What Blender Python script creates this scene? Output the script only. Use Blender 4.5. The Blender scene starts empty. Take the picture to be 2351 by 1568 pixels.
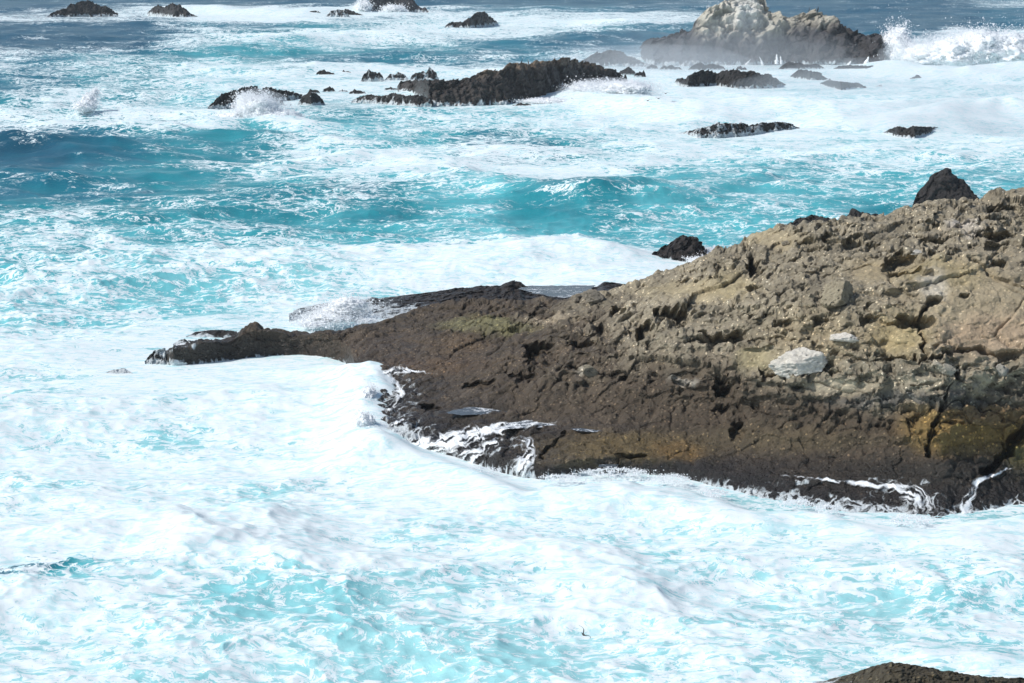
import bpy, math, random
import numpy as np
from mathutils import Vector
from mathutils.bvhtree import BVHTree

random.seed(5)
RNG = np.random.default_rng(11)
scn = bpy.context.scene
col = scn.collection

# ------------------------------------------------------------------ camera
W, HGT = 2351.0, 1568.0            # measuring frame used for all layout numbers
CAM_Z, PITCH, VF = 30.0, math.radians(10.0), math.radians(16.0)
TY = math.tan(VF / 2); TX = TY * W / HGT
cam_d = bpy.data.cameras.new("camera")
cam = bpy.data.objects.new("camera", cam_d); col.objects.link(cam)
cam.location = (0, 0, CAM_Z); cam.rotation_euler = (math.pi / 2 - PITCH, 0, 0)
cam_d.sensor_fit = 'HORIZONTAL'; cam_d.sensor_width = 36
cam_d.lens = 18.0 / TX
cam_d.clip_start = 1; cam_d.clip_end = 60000
scn.camera = cam

# ------------------------------------------------------------------ light
SUN_DIR = Vector((-0.82, -0.16, 0.86)).normalized()     # towards the sun
world = bpy.data.worlds.new("World"); scn.world = world; world.use_nodes = True
wt = world.node_tree
sky = wt.nodes.new("ShaderNodeTexSky"); sky.sky_type = 'NISHITA'; sky.sun_disc = False
sky.sun_elevation = math.asin(SUN_DIR.z)
sky.sun_rotation = math.atan2(SUN_DIR.x, SUN_DIR.y)
wt.links.new(sky.outputs[0], wt.nodes["Background"].inputs[0])
wt.nodes["Background"].inputs[1].default_value = 0.13
sl = bpy.data.lights.new("sun", 'SUN'); sl.energy = 4.0; sl.angle = math.radians(0.55); sl.color = (1.0, 0.97, 0.92)
so = bpy.data.objects.new("sun", sl); col.objects.link(so)
so.rotation_euler = SUN_DIR.to_track_quat('Z', 'Y').to_euler(); so.location = (-60, 40, 120)
scn.view_settings.view_transform = 'Standard'; scn.view_settings.look = 'None'
scn.view_settings.exposure = -0.22; scn.view_settings.gamma = 1
scn.cycles.max_bounces = 12; scn.cycles.diffuse_bounces = 8; scn.cycles.volume_bounces = 1

# ------------------------------------------------------------------ maths
CP, SP = math.cos(PITCH), math.sin(PITCH)
def ray(u, v):
    u = np.asarray(u, float); v = np.asarray(v, float)
    xn = (u - W / 2) / (W / 2) * TX
    yn = (HGT / 2 - v) / (HGT / 2) * TY
    return xn, CP + yn * SP, -SP + yn * CP
def unproj(u, v, z=0.0):
    """point of the given height seen at (u, v)"""
    x, y, dz = ray(u, v)
    t = (np.asarray(z, float) - CAM_Z) / dz
    return x * t, y * t
def at_dist(u, v, y0):
    """point seen at (u, v) at ground distance y0"""
    x, y, dz = ray(u, v)
    t = y0 / y
    return x * t, CAM_Z + dz * t
def proj(x, y, z):
    d = z - CAM_Z
    f = y * CP - d * SP; up = y * SP + d * CP
    return (x / f) / TX * W / 2 + W / 2, HGT / 2 - (up / f) / TY * HGT / 2

_P = np.random.default_rng(3).permutation(256).astype(np.int64); _P = np.concatenate([_P, _P, _P])
_G = np.random.default_rng(4).normal(size=(256, 3)).astype(np.float32)
_G /= np.linalg.norm(_G, axis=1, keepdims=True)
def perlin(x, y, z):
    x, y, z = np.broadcast_arrays(np.asarray(x, np.float32), np.asarray(y, np.float32), np.asarray(z, np.float32))
    xi = np.floor(x); yi = np.floor(y); zi = np.floor(z)
    fx, fy, fz = x - xi, y - yi, z - zi
    X, Y, Z = (a.astype(np.int64) & 255 for a in (xi, yi, zi))
    def s(t): return t * t * t * (t * (t * 6 - 15) + 10)
    sx, sy, sz = s(fx), s(fy), s(fz)
    def g(dx, dy, dz):
        h = _P[_P[_P[X + dx] + Y + dy] + Z + dz]
        G = _G[h]
        return G[..., 0] * (fx - dx) + G[..., 1] * (fy - dy) + G[..., 2] * (fz - dz)
    def l(a, b, t): return a + (b - a) * t
    return 1.5 * l(l(l(g(0, 0, 0), g(1, 0, 0), sx), l(g(0, 1, 0), g(1, 1, 0), sx), sy),
                   l(l(g(0, 0, 1), g(1, 0, 1), sx), l(g(0, 1, 1), g(1, 1, 1), sx), sy), sz)
def fbm(x, y, z, o=4, gain=0.5, ridged=False):
    r = 0; a = 1.0; n = 0
    for i in range(o):
        p = perlin(x + 17.3 * i, y - 9.1 * i, z + 4.7 * i)
        if ridged: p = 1 - 2 * np.abs(p)
        r = r + a * p; n += a; a *= gain; x, y, z = x * 2.03, y * 2.03, z * 2.03
    return r / n
def worley(x, y, z, seed=0):
    xi, yi, zi = np.floor(x), np.floor(y), np.floor(z)
    f1 = np.full(x.shape, 9.0, np.float32); f2 = f1.copy(); cid = np.zeros(x.shape, np.int64)
    T = np.random.default_rng(50 + seed).random((256, 3)).astype(np.float32)
    for dx in (-1, 0, 1):
        for dy in (-1, 0, 1):
            for dz in (-1, 0, 1):
                X, Y, Z = xi + dx, yi + dy, zi + dz
                h = _P[_P[_P[X.astype(np.int64) & 255] + (Y.astype(np.int64) & 255)] + (Z.astype(np.int64) & 255)]
                t = T[h]
                d = np.sqrt((X + t[..., 0] - x) ** 2 + (Y + t[..., 1] - y) ** 2 + (Z + t[..., 2] - z) ** 2)
                m = d < f1
                f2 = np.where(m, f1, np.minimum(f2, d)); cid = np.where(m, h, cid); f1 = np.where(m, d, f1)
    return f1, f2, cid
def smooth(a, b, x):
    t = np.clip((x - a) / (b - a), 0, 1); return t * t * (3 - 2 * t)
def pchip(xk, yk, x):
    xk = np.asarray(xk, float); yk = np.asarray(yk, float)
    h = np.diff(xk); d = np.diff(yk) / h
    m = np.zeros_like(yk); m[0], m[-1] = d[0], d[-1]
    for i in range(1, len(yk) - 1):
        m[i] = 0 if d[i - 1] * d[i] <= 0 else 2 / (1 / d[i - 1] + 1 / d[i])
    i = np.clip(np.searchsorted(xk, x) - 1, 0, len(xk) - 2)
    t = np.clip((x - xk[i]) / h[i], 0, 1)
    return ((2 * t**3 - 3 * t**2 + 1) * yk[i] + (t**3 - 2 * t**2 + t) * h[i] * m[i]
            + (-2 * t**3 + 3 * t**2) * yk[i + 1] + (t**3 - t**2) * h[i] * m[i + 1])

# ------------------------------------------------------------------ mesh helpers
def mesh_obj(name, co, faces, mat, parent=None, attrs=None, shade_smooth=True):
    me = bpy.data.meshes.new(name)
    co = np.ascontiguousarray(co, np.float32); faces = np.ascontiguousarray(faces, np.int32)
    k = faces.shape[1]
    me.vertices.add(len(co)); me.vertices.foreach_set("co", co.ravel())
    me.loops.add(faces.size); me.loops.foreach_set("vertex_index", faces.ravel())
    me.polygons.add(len(faces)); me.polygons.foreach_set("loop_start", np.arange(len(faces), dtype=np.int32) * k)
    me.polygons.foreach_set("loop_total", np.full(len(faces), k, np.int32))
    me.update(calc_edges=True)
    me.polygons.foreach_set("use_smooth", np.full(len(faces), shade_smooth))
    for n, a in (attrs or {}).items():
        a = np.asarray(a, np.float32)
        if a.ndim == 2 and n == 'plume':
            at = me.attributes.new(n, 'FLOAT_VECTOR', 'POINT'); at.data.foreach_set("vector", np.ascontiguousarray(a).ravel())
        elif a.ndim == 2:
            at = me.attributes.new(n, 'FLOAT_COLOR', 'POINT')
            if a.shape[1] == 3: a = np.concatenate([a, np.ones((len(a), 1), np.float32)], 1)
            at.data.foreach_set("color", a.ravel())
        else:
            at = me.attributes.new(n, 'FLOAT', 'POINT'); at.data.foreach_set("value", a.ravel())
    me.materials.append(mat)
    o = bpy.data.objects.new(name, me); col.objects.link(o)
    if parent: o.parent = parent
    return o
def grid_faces(nr, nc):
    i = np.arange(nr * nc).reshape(nr, nc)
    return np.stack([i[:-1, :-1], i[:-1, 1:], i[1:, 1:], i[1:, :-1]], -1).reshape(-1, 4)
def tag(o, label, cat=None, group=None, kind=None):
    if label: o["label"] = label
    if cat: o["category"] = cat
    if group: o["group"] = group
    if kind: o["kind"] = kind
    return o

# ------------------------------------------------------------------ materials
class NT:
    def __init__(s, name):
        s.m = bpy.data.materials.new(name); s.m.use_nodes = True
        s.t = s.m.node_tree; s.t.nodes.clear()
        s.out = s.t.nodes.new("ShaderNodeOutputMaterial")
    def n(s, ty, **kw):
        nd = s.t.nodes.new("ShaderNode" + ty)
        ins = kw.pop('ins', {})
        for k, v in kw.items(): setattr(nd, k, v)
        for k, v in ins.items():
            if isinstance(v, bpy.types.NodeSocket): s.t.links.new(v, nd.inputs[k])
            else: nd.inputs[k].default_value = v
        return nd
    def math(s, op, a, b=None, c=None, clamp=False):
        nd = s.n("Math", operation=op, use_clamp=clamp)
        for i, v in enumerate((a, b, c)):
            if v is None: continue
            if isinstance(v, bpy.types.NodeSocket): s.t.links.new(v, nd.inputs[i])
            else: nd.inputs[i].default_value = v
        return nd.outputs[0]
    def vmath(s, op, a, b=None, scale=None):
        nd = s.n("VectorMath", operation=op)
        for i, v in enumerate((a, b)):
            if v is None: continue
            if isinstance(v, bpy.types.NodeSocket): s.t.links.new(v, nd.inputs[i])
            else: nd.inputs[i].default_value = v
        if scale is not None: nd.inputs["Scale"].default_value = scale
        return nd.outputs[0]
    def sstep(s, x, a, b):
        nd = s.n("MapRange", interpolation_type='SMOOTHSTEP')
        for k, v in ((0, x), (1, a), (2, b)):
            if isinstance(v, bpy.types.NodeSocket): s.t.links.new(v, nd.inputs[k])
            else: nd.inputs[k].default_value = v
        return nd.outputs[0]
    def mix(s, f, a, b):
        nd = s.n("Mix", data_type='RGBA')
        for k, v in ((0, f), (6, a), (7, b)):
            if isinstance(v, bpy.types.NodeSocket): s.t.links.new(v, nd.inputs[k])
            else: nd.inputs[k].default_value = v if k == 0 else (*v, 1)
        return nd.outputs[2]
    def attr(s, name): return s.n("Attribute", attribute_name=name)
    def noise(s, vec, scale, detail=3, rough=0.55, dist=0.0):
        return s.n("TexNoise", ins={"Vector": vec, "Scale": scale, "Detail": detail, "Roughness": rough, "Distortion": dist})
    def voro(s, vec, scale, feature='F1', **k):
        return s.n("TexVoronoi", feature=feature, ins={"Vector": vec, "Scale": scale, **k})
    def ramp(s, f, stops):
        r = s.n("ValToRGB"); s.t.links.new(f, r.inputs[0])
        e = r.color_ramp.elements
        while len(e) < len(stops): e.new(0.5)
        for i, (p, c) in enumerate(stops): e[i].position = p; e[i].color = (*c, 1)
        return r.outputs[0]
    def link(s, a, b): s.t.links.new(a, b)

def foam_pattern(T, pos, dens):
    """0..1 coverage of broken lacy foam at the given density (socket)"""
    flat = T.vmath('MULTIPLY', pos, (1.0, 1.0, 0.55))
    w1 = T.noise(flat, 0.16, 4, 0.6)
    off = T.vmath('MULTIPLY', T.vmath('SUBTRACT', w1.outputs['Color'], (0.5, 0.5, 0.5)), (7.0, 5.0, 3.0))
    p1 = T.vmath('ADD', flat, off)
    w2 = T.noise(p1, 0.9, 4, 0.6)
    off2 = T.vmath('MULTIPLY', T.vmath('SUBTRACT', w2.outputs['Color'], (0.5, 0.5, 0.5)), (1.6, 1.2, 0.8))
    p2 = T.vmath('ADD', p1, off2)
    ps = T.vmath('MULTIPLY', p2, (0.55, 1.0, 1.0))
    big = T.noise(ps, 0.17, 6, 0.58).outputs['Fac']
    v1 = T.voro(ps, 0.85, 'DISTANCE_TO_EDGE').outputs['Distance']
    v2 = T.voro(ps, 2.3, 'DISTANCE_TO_EDGE').outputs['Distance']
    l1 = T.math('SUBTRACT', 1.0, T.sstep(v1, 0.0, 0.30))
    l2 = T.math('SUBTRACT', 1.0, T.sstep(v2, 0.0, 0.32))
    v3 = T.voro(p2, 5.0, 'DISTANCE_TO_EDGE').outputs['Distance']
    l3 = T.math('SUBTRACT', 1.0, T.sstep(v3, 0.0, 0.30))
    rid = T.noise(p2, 0.8, 6, 0.6).outputs['Fac']
    rid = T.math('SUBTRACT', 1.0, T.math('MULTIPLY', T.math('ABSOLUTE', T.math('SUBTRACT', rid, 0.5)), 5.5), clamp=True)
    pat = T.math('MULTIPLY', big, 1.15)
    pat = T.math('ADD', pat, T.math('MULTIPLY', l1, 0.21))
    pat = T.math('ADD', pat, T.math('MULTIPLY', l2, 0.15))
    pat = T.math('ADD', pat, T.math('MULTIPLY', rid, 0.17))
    pat = T.math('ADD', pat, T.math('MULTIPLY', l3, 0.08))
    pat = T.math('SUBTRACT', pat, 0.315)           # roughly 0.25..0.85
    thr = T.math('SUBTRACT', 1.02, dens)
    veil = T.sstep(pat, T.math('SUBTRACT', thr, 0.17), T.math('ADD', thr, 0.17))
    lace = T.math('ADD', T.math('MULTIPLY', big, 0.80), T.math('MULTIPLY', l1, 0.20))
    lace = T.math('ADD', lace, T.math('MULTIPLY', l2, 0.20))
    lace = T.math('ADD', lace, T.math('MULTIPLY', l3, 0.14))
    lace = T.math('SUBTRACT', T.math('ADD', lace, T.math('MULTIPLY', rid, 0.22)), 0.215)
    crisp = T.sstep(lace, T.math('SUBTRACT', thr, 0.045), T.math('ADD', thr, 0.055))
    solid = T.sstep(dens, 0.56, 0.70)
    veil = T.math('MULTIPLY', veil, T.math('ADD', 0.50, T.math('MULTIPLY', solid, 0.44)))
    return T.math('MAXIMUM', veil, T.math('MULTIPLY', crisp, 0.97)), pat

def water_material(name):
    T = NT(name)
    geo = T.n("NewGeometry"); pos = geo.outputs['Position']
    dens = T.attr("foam").outputs['Fac']; aer = T.attr("aer").outputs['Fac']
    foam, pat = foam_pattern(T, pos, dens)
    an = T.noise(T.vmath('MULTIPLY', pos, (0.6, 1, 1)), 0.22, 5, 0.6).outputs['Fac']
    a2 = T.math('ADD', aer, T.math('MULTIPLY', T.math('SUBTRACT', an, 0.5), 0.28))
    base = T.ramp(a2, [(0.0, (0.006, 0.058, 0.100)), (0.14, (0.009, 0.092, 0.152)), (0.32, (0.012, 0.165, 0.235)),
                       (0.46, (0.026, 0.280, 0.330)), (0.60, (0.110, 0.500, 0.550)), (0.76, (0.250, 0.620, 0.655)),
                       (1.0, (0.420, 0.750, 0.765))])
    fw = T.noise(pos, 0.5, 3, .6)
    fp = T.vmath('ADD', pos, T.vmath('MULTIPLY', T.vmath('SUBTRACT', fw.outputs['Color'], (.5, .5, .5)), (4, 3, 1)))
    fn = T.noise(T.vmath('MULTIPLY', fp, (.35, 1.0, .5)), 2.2, 7, 0.66).outputs['Fac']
    fcol = T.mix(T.sstep(fn, 0.36, 0.54), (0.57, 0.81, 0.83), (0.855, 0.92, 0.925))
    # bump
    rip = T.noise(T.vmath('MULTIPLY', pos, (0.7, 1, 1)), 2.6, 6, 0.62, 0.6).outputs['Fac']
    lump = T.noise(pos, 1.5, 7, 0.68, 0.4).outputs['Fac']
    hgt = T.math('ADD', T.math('MULTIPLY', rip, T.math('SUBTRACT', 0.15, T.math('MULTIPLY', foam, 0.09))), T.math('MULTIPLY', foam, T.math('MULTIPLY', lump, 0.07)))
    hgt = T.math('ADD', hgt, T.math('MULTIPLY', foam, 0.03))
    bmp = T.n("Bump", ins={"Strength": 0.75, "Distance": 0.55, "Height": hgt})
    wat = T.n("BsdfPrincipled", ins={"Base Color": base, "Roughness": 0.28, "IOR": 1.33, "Specular IOR Level": 0.22, "Normal": bmp.outputs[0]})
    fo = T.n("BsdfPrincipled", ins={"Base Color": fcol, "Roughness": 0.9, "Specular IOR Level": 0.1, "Normal": bmp.outputs[0]})
    mx = T.n("MixShader", ins={0: foam, 1: wat.outputs[0], 2: fo.outputs[0]})
    T.link(mx.outputs[0], T.out.inputs[0])
    return T.m

def stream_material(name):
    """broken white water running over rock, open between its threads"""
    T = NT(name)
    pos = T.n("NewGeometry").outputs['Position']
    dens = T.attr("foam").outputs['Fac']
    p = T.n("CombineXYZ", ins={0: T.attr("fu").outputs['Fac'], 1: T.attr("fv").outputs['Fac'], 2: 0.0}).outputs[0]
    w = T.noise(p, 0.9, 4, 0.6)
    p2 = T.vmath('ADD', p, T.vmath('MULTIPLY', T.vmath('SUBTRACT', w.outputs['Color'], (.5, .5, .5)), (0.9, 1.2, 1.0)))
    ps = T.vmath('MULTIPLY', p2, (3.2, 0.55, 1.0))
    v = T.voro(ps, 0.8, 'DISTANCE_TO_EDGE').outputs['Distance']
    l = T.math('SUBTRACT', 1.0, T.sstep(v, 0.0, 0.30))
    nz = T.noise(ps, 0.9, 6, 0.65).outputs['Fac']
    pat = T.math('ADD', T.math('MULTIPLY', l, 0.28), T.math('MULTIPLY', nz, 0.85))
    thr = T.math('SUBTRACT', 1.02, dens)
    foam = T.sstep(pat, T.math('SUBTRACT', thr, 0.13), T.math('ADD', thr, 0.13))
    fo = T.n("BsdfPrincipled", ins={"Base Color": (0.84, 0.87, 0.88, 1), "Roughness": 0.8})
    film = T.n("BsdfPrincipled", ins={"Base Color": (0.02, 0.026, 0.03, 1), "Roughness": 0.12, "IOR": 1.33})
    tr = T.n("BsdfTransparent")
    a = T.n("MixShader", ins={0: T.sstep(dens, 0.25, 0.6), 1: tr.outputs[0], 2: film.outputs[0]})
    a2 = T.n("MixShader", ins={0: 0.35, 1: tr.outputs[0], 2: a.outputs[0]})
    mx = T.n("MixShader", ins={0: foam, 1: a2.outputs[0], 2: fo.outputs[0]})
    T.link(mx.outputs[0], T.out.inputs[0])
    return T.m

def rock_material(name, pebbles=0.0, scale=1.0, gloss=0.75):
    """base albedo from the 'tint' attribute; conglomerate pebbles and grain on top; 'wet' lowers roughness"""
    T = NT(name)
    pos = T.n("NewGeometry").outputs['Position']
    tint = T.attr("tint").outputs['Color']; peb = T.attr("peb").outputs['Fac']; wet = T.attr("wet").outputs['Fac']
    g = T.noise(pos, 2.4 * scale, 8, 0.7).outputs['Fac']
    k = T.math('ADD', 0.45, T.math('MULTIPLY', g, 1.1))
    c = T.n("Mix", data_type='RGBA', blend_type='MULTIPLY', ins={0: 1.0, 6: tint})
    kk = T.n("CombineColor", ins={0: k, 1: k, 2: k}); T.link(kk.outputs[0], c.inputs[7])
    base = c.outputs[2]
    hgt = T.math('MULTIPLY', g, 0.5 / scale)
    if pebbles:
        wp = T.vmath('ADD', pos, T.vmath('MULTIPLY', T.noise(pos, 3, 2).outputs['Color'], (.12, .12, .12)))
        v = T.voro(wp, pebbles, 'F1', Randomness=1.0)
        cell = v.outputs['Color']; d = v.outputs['Distance']
        sx = T.n("SeparateColor", ins={0: cell})
        stone = T.math('MULTIPLY', T.math('SUBTRACT', 1.0, T.sstep(d, 0.22, 0.5)), T.sstep(sx.outputs[0], 0.25, 0.5))
        stone = T.math('MULTIPLY', stone, peb)
        br = T.math('ADD', 0.45, T.math('MULTIPLY', T.math('POWER', sx.outputs[1], 2.0), 3.0))
        hue = T.mix(sx.outputs[2], (1.05, 0.98, 0.90), (0.95, 1.0, 1.04))
        pc = T.n("Mix", data_type='RGBA', blend_type='MULTIPLY', ins={0: 1.0, 6: tint, 7: hue}).outputs[2]
        bb = T.n("CombineColor", ins={0: br, 1: br, 2: br}).outputs[0]
        pc = T.n("Mix", data_type='RGBA', blend_type='MULTIPLY', ins={0: 1.0, 6: pc, 7: bb}).outputs[2]
        base = T.mix(stone, base, pc)
        v3 = T.voro(wp, pebbles * 0.42, 'F1', Randomness=1.0)
        hgt = T.math('ADD', hgt, T.math('MULTIPLY', stone, 0.09))
        hgt = T.math('SUBTRACT', hgt, T.math('MULTIPLY', T.math('MULTIPLY', v3.outputs['Distance'], peb), 0.10))
    wash = T.attr("wash").outputs['Fac']
    wp2 = T.vmath('MULTIPLY', pos, (1.0, 1.0, .30))
    ww = T.noise(wp2, .8 * scale, 4, .6)
    wp2 = T.vmath('ADD', wp2, T.vmath('MULTIPLY', T.vmath('SUBTRACT', ww.outputs['Color'], (.5, .5, .5)), (1.6, 1.6, .8)))
    vl = T.math('SUBTRACT', 1.0, T.sstep(T.voro(wp2, 1.5 * scale, 'DISTANCE_TO_EDGE').outputs['Distance'], 0.0, .22))
    wn = T.noise(wp2, 1.3 * scale, 7, .66).outputs['Fac']
    wpat = T.math('ADD', T.math('MULTIPLY', vl, .22), T.math('MULTIPLY', wn, .9))
    wthr = T.math('SUBTRACT', 1.02, wash)
    wf = T.sstep(wpat, T.math('SUBTRACT', wthr, .10), T.math('ADD', wthr, .10))
    base = T.mix(T.math('MULTIPLY', wf, .88), base, (.78, .84, .86))
    bmp = T.n("Bump", ins={"Strength": 0.9, "Distance": 0.6 / scale ** 0.3, "Height": hgt})
    ro = T.math('SUBTRACT', 0.92, T.math('MULTIPLY', wet, 0.60))
    b = T.n("BsdfPrincipled", ins={"Base Color": base, "Roughness": ro, "Specular IOR Level": 0.35, "Normal": bmp.outputs[0]})
    T.link(b.outputs[0], T.out.inputs[0])
    return T.m

def spray_material(name):
    T = NT(name)
    d = T.n("BsdfDiffuse", ins={"Color": (0.97, 0.975, 0.98, 1)})
    t = T.n("BsdfTranslucent", ins={"Color": (0.97, 0.975, 0.98, 1)})
    mx = T.n("MixShader", ins={0: 0.5, 1: d.outputs[0], 2: t.outputs[0]})
    T.link(mx.outputs[0], T.out.inputs[0]); return T.m
def froth_material(name):
    T = NT(name)
    pos = T.n("NewGeometry").outputs['Position']
    nz = T.noise(pos, 1.6, 8, .7).outputs['Fac']
    bmp = T.n("Bump", ins={"Strength": .5, "Distance": .4, "Height": nz})
    d = T.n("BsdfDiffuse", ins={"Color": T.mix(T.sstep(nz, .3, .6), (.84, .90, .91), (.94, .955, .96)), "Normal": bmp.outputs[0]})
    T.link(d.outputs[0], T.out.inputs[0]); return T.m

def volume_material(name, dens, color=(0.93, 0.96, 1.0), aniso=0.2):
    T = NT(name)
    v = T.n("VolumePrincipled", ins={"Color": (*color, 1), "Density": dens, "Anisotropy": aniso})
    T.link(v.outputs[0], T.out.inputs['Volume']); return T.m

def plain(name, c, r=0.6):
    T = NT(name)
    pos = T.n("NewGeometry").outputs['Position']
    n = T.noise(pos, 9, 4).outputs['Fac']
    b = T.n("BsdfPrincipled", ins={"Base Color": T.mix(n, tuple(x * 0.7 for x in c), c), "Roughness": r})
    T.link(b.outputs[0], T.out.inputs[0]); return T.m

M_SEA = water_material("sea_water")
M_STREAM = stream_material("running_foam")
M_HEAD = rock_material("conglomerate_rock", pebbles=5.2, scale=1.0)
M_DARK = rock_material("dark_sea_rock", scale=0.55)
M_PALE = rock_material("pale_sandstone", scale=1.6)
M_SPRAY = spray_material("sea_spray"); M_FROTH = froth_material("froth")

# ------------------------------------------------------------------ ocean tiles
def ocean_tile(N, L, lo, hi, wdir, spread, rms, seed, chop):
    r = np.random.default_rng(seed)
    k1 = np.fft.fftfreq(N, 1 / N) * 2 * np.pi / L
    kx, ky = np.meshgrid(k1, k1, indexing='xy'); k = np.hypot(kx, ky); k[0, 0] = 1
    wl = 2 * np.pi / k
    P = k ** -3.6 * np.exp(-(wl / hi) ** 4) * np.exp(-(lo / wl) ** 4)
    c = (kx * wdir[0] + ky * wdir[1]) / k
    P = P * ((1 - spread) * np.abs(c) ** 4 + spread); P[0, 0] = 0
    A = np.sqrt(P) * (r.normal(size=(N, N)) + 1j * r.normal(size=(N, N)))
    h = np.fft.ifft2(A).real; s = rms / h.std(); A = A * s
    h = np.fft.ifft2(A).real
    dx = np.fft.ifft2(1j * kx / k * A).real * chop; dy = np.fft.ifft2(1j * ky / k * A).real * chop
    d = L / N
    jxx = 1 + (np.roll(dx, -1, 1) - np.roll(dx, 1, 1)) / (2 * d)
    jyy = 1 + (np.roll(dy, -1, 0) - np.roll(dy, 1, 0)) / (2 * d)
    jxy = (np.roll(dx, -1, 0) - np.roll(dx, 1, 0)) / (2 * d)
    return L, N, np.stack([h, dx, dy, jxx * jyy - jxy ** 2], -1).astype(np.float32)
def sample_tile(tile, x, y, ang, ox, oy):
    L, N, D = tile
    ca, sa = math.cos(ang), math.sin(ang)
    X = (ca * x + sa * y + ox) / L * N; Y = (-sa * x + ca * y + oy) / L * N
    xi = np.floor(X); yi = np.floor(Y); fx = (X - xi)[..., None].astype(np.float32); fy = (Y - yi)[..., None].astype(np.float32)
    a = xi.astype(np.int64) % N; b = yi.astype(np.int64) % N; a1 = (a + 1) % N; b1 = (b + 1) % N
    S = (D[b, a] * (1 - fx) + D[b, a1] * fx) * (1 - fy) + (D[b1, a] * (1 - fx) + D[b1, a1] * fx) * fy
    return S[..., 0], ca * S[..., 1] - sa * S[..., 2], sa * S[..., 1] + ca * S[..., 2], S[..., 3]
TILES = [(ocean_tile(512, 263.0, 9, 60, (0.15, -1), 0.10, 0.42, 1, 1.1), 0.0, 1e9),
         (ocean_tile(512, 83.0, 2.6, 13, (-0.25, -1), 0.30, 0.17, 2, 1.2), 0.35, 900),
         (ocean_tile(512, 23.0, 0.55, 3.4, (0.3, -1), 0.50, 0.052, 3, 1.1), -0.6, 330)]

# foam density and aeration of the water, 24 columns of 100 by the listed rows (0-9)
FOAM = """
-190 111111111111111111111111
-20 111111111111111111111111
0 111111111111111121111124
8 112232211111111222111125
20 223566888764322222111112
35 455899999888588861111111
45 775569997778988881111111
60 111144224888888711111111
75 111135566888862111111188
90 111146688888863111222888
105 222254555542222222222899
120 455332222222234555555999
140 523445333234456788888999
155 456656566688878999999876
170 343456888999999999999876
190 234467789999999999998877
210 358667888889999999877778
230 468556976678899999999999
250 776788954567778999988999
270 887999943566678998899999
290 675743344567887888899999
310 443222235444667789988989
330 111122357644457888887789
350 011122488888888887777777
370 111213478888888876677766
390 111113567888998754567555
410 111123456677886433344334
440 112332344356432233333333
470 223233333322222333333333
490 345333332222112222433333
520 466444333333333333333333
545 566543345455554433333333
570 556643566788887655555555
600 456556777899999999999999
640 566566667999999999999999
680 565545678899999999999999
720 566666799999999999999999
760 788888999999999999999999
800 999999999999999999999999
850 889999999999999999999999
900 889999999999999999999999
950 887889999999999999999999
1000 988889999999999999999999
1050 899999999999999999999999
1100 678888888999999999999999
1150 789987688998888887888888
1200 899984789888887778888886
1250 999997788888887788888887
1300 999988899888888788878887
1340 234776677788887778777667
1380 777875566788887777775457
1420 788876566676677777776668
1460 788876654456456777777767
1500 888887644556456677777668
1568 888887654455466677777777
1760 888887654455466677777777
"""
AER = """
-190 111111111111111111111111
0 111111111111111111111112
30 111222222333333222111112
60 111123344455443222211112
100 111134555443322222222333
140 334445433333334455555555
190 334456666777777777777666
250 445455544556677777777777
300 222334455554566667777777
340 112344455553345566666666
400 223444555665565555555555
440 333344443456534555555555
480 444444444455444555554444
540 555555455556665555555555
620 555666677777777777777777
700 666666777777777777777777
800 777777777777777777777777
950 877777777777777777777777
1050 888888888888888888888888
1240 888888888888888887777776
1330 025888777777777888888877
1400 677887777888888888888877
1480 888888888888888888888887
1568 888888888888888888888888
1760 888888888888888888888888
"""
FOAM_LUT = (0.02, 0.10, 0.19, 0.255, 0.305, 0.35, 0.395, 0.442, 0.495, 0.67)
AER_LUT = [i / 9.0 for i in range(10)]
def read_map(txt, lut):
    vs, rows = [], []
    for ln in txt.split('\n'):
        if ln.strip():
            a, b = ln.split(); vs.append(float(a)); rows.append([lut[int(c)] for c in b])
    return np.array(vs), np.array(rows)
def sample_map(mp, u, v):
    vs, R = mp
    v = np.clip(v, vs[0], vs[-1] - 1e-3); i = np.clip(np.searchsorted(vs, v, side='right') - 1, 0, len(vs) - 2)
    t = (v - vs[i]) / (vs[i + 1] - vs[i])
    x = np.clip(u / 100.0, 0, 22.999); j = np.floor(x).astype(int); s = x - j
    s = s * s * (3 - 2 * s); t = t * t * (3 - 2 * t)
    return (R[i, j] * (1 - s) + R[i, j + 1] * s) * (1 - t) + (R[i + 1, j] * (1 - s) + R[i + 1, j + 1] * s) * t

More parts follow.
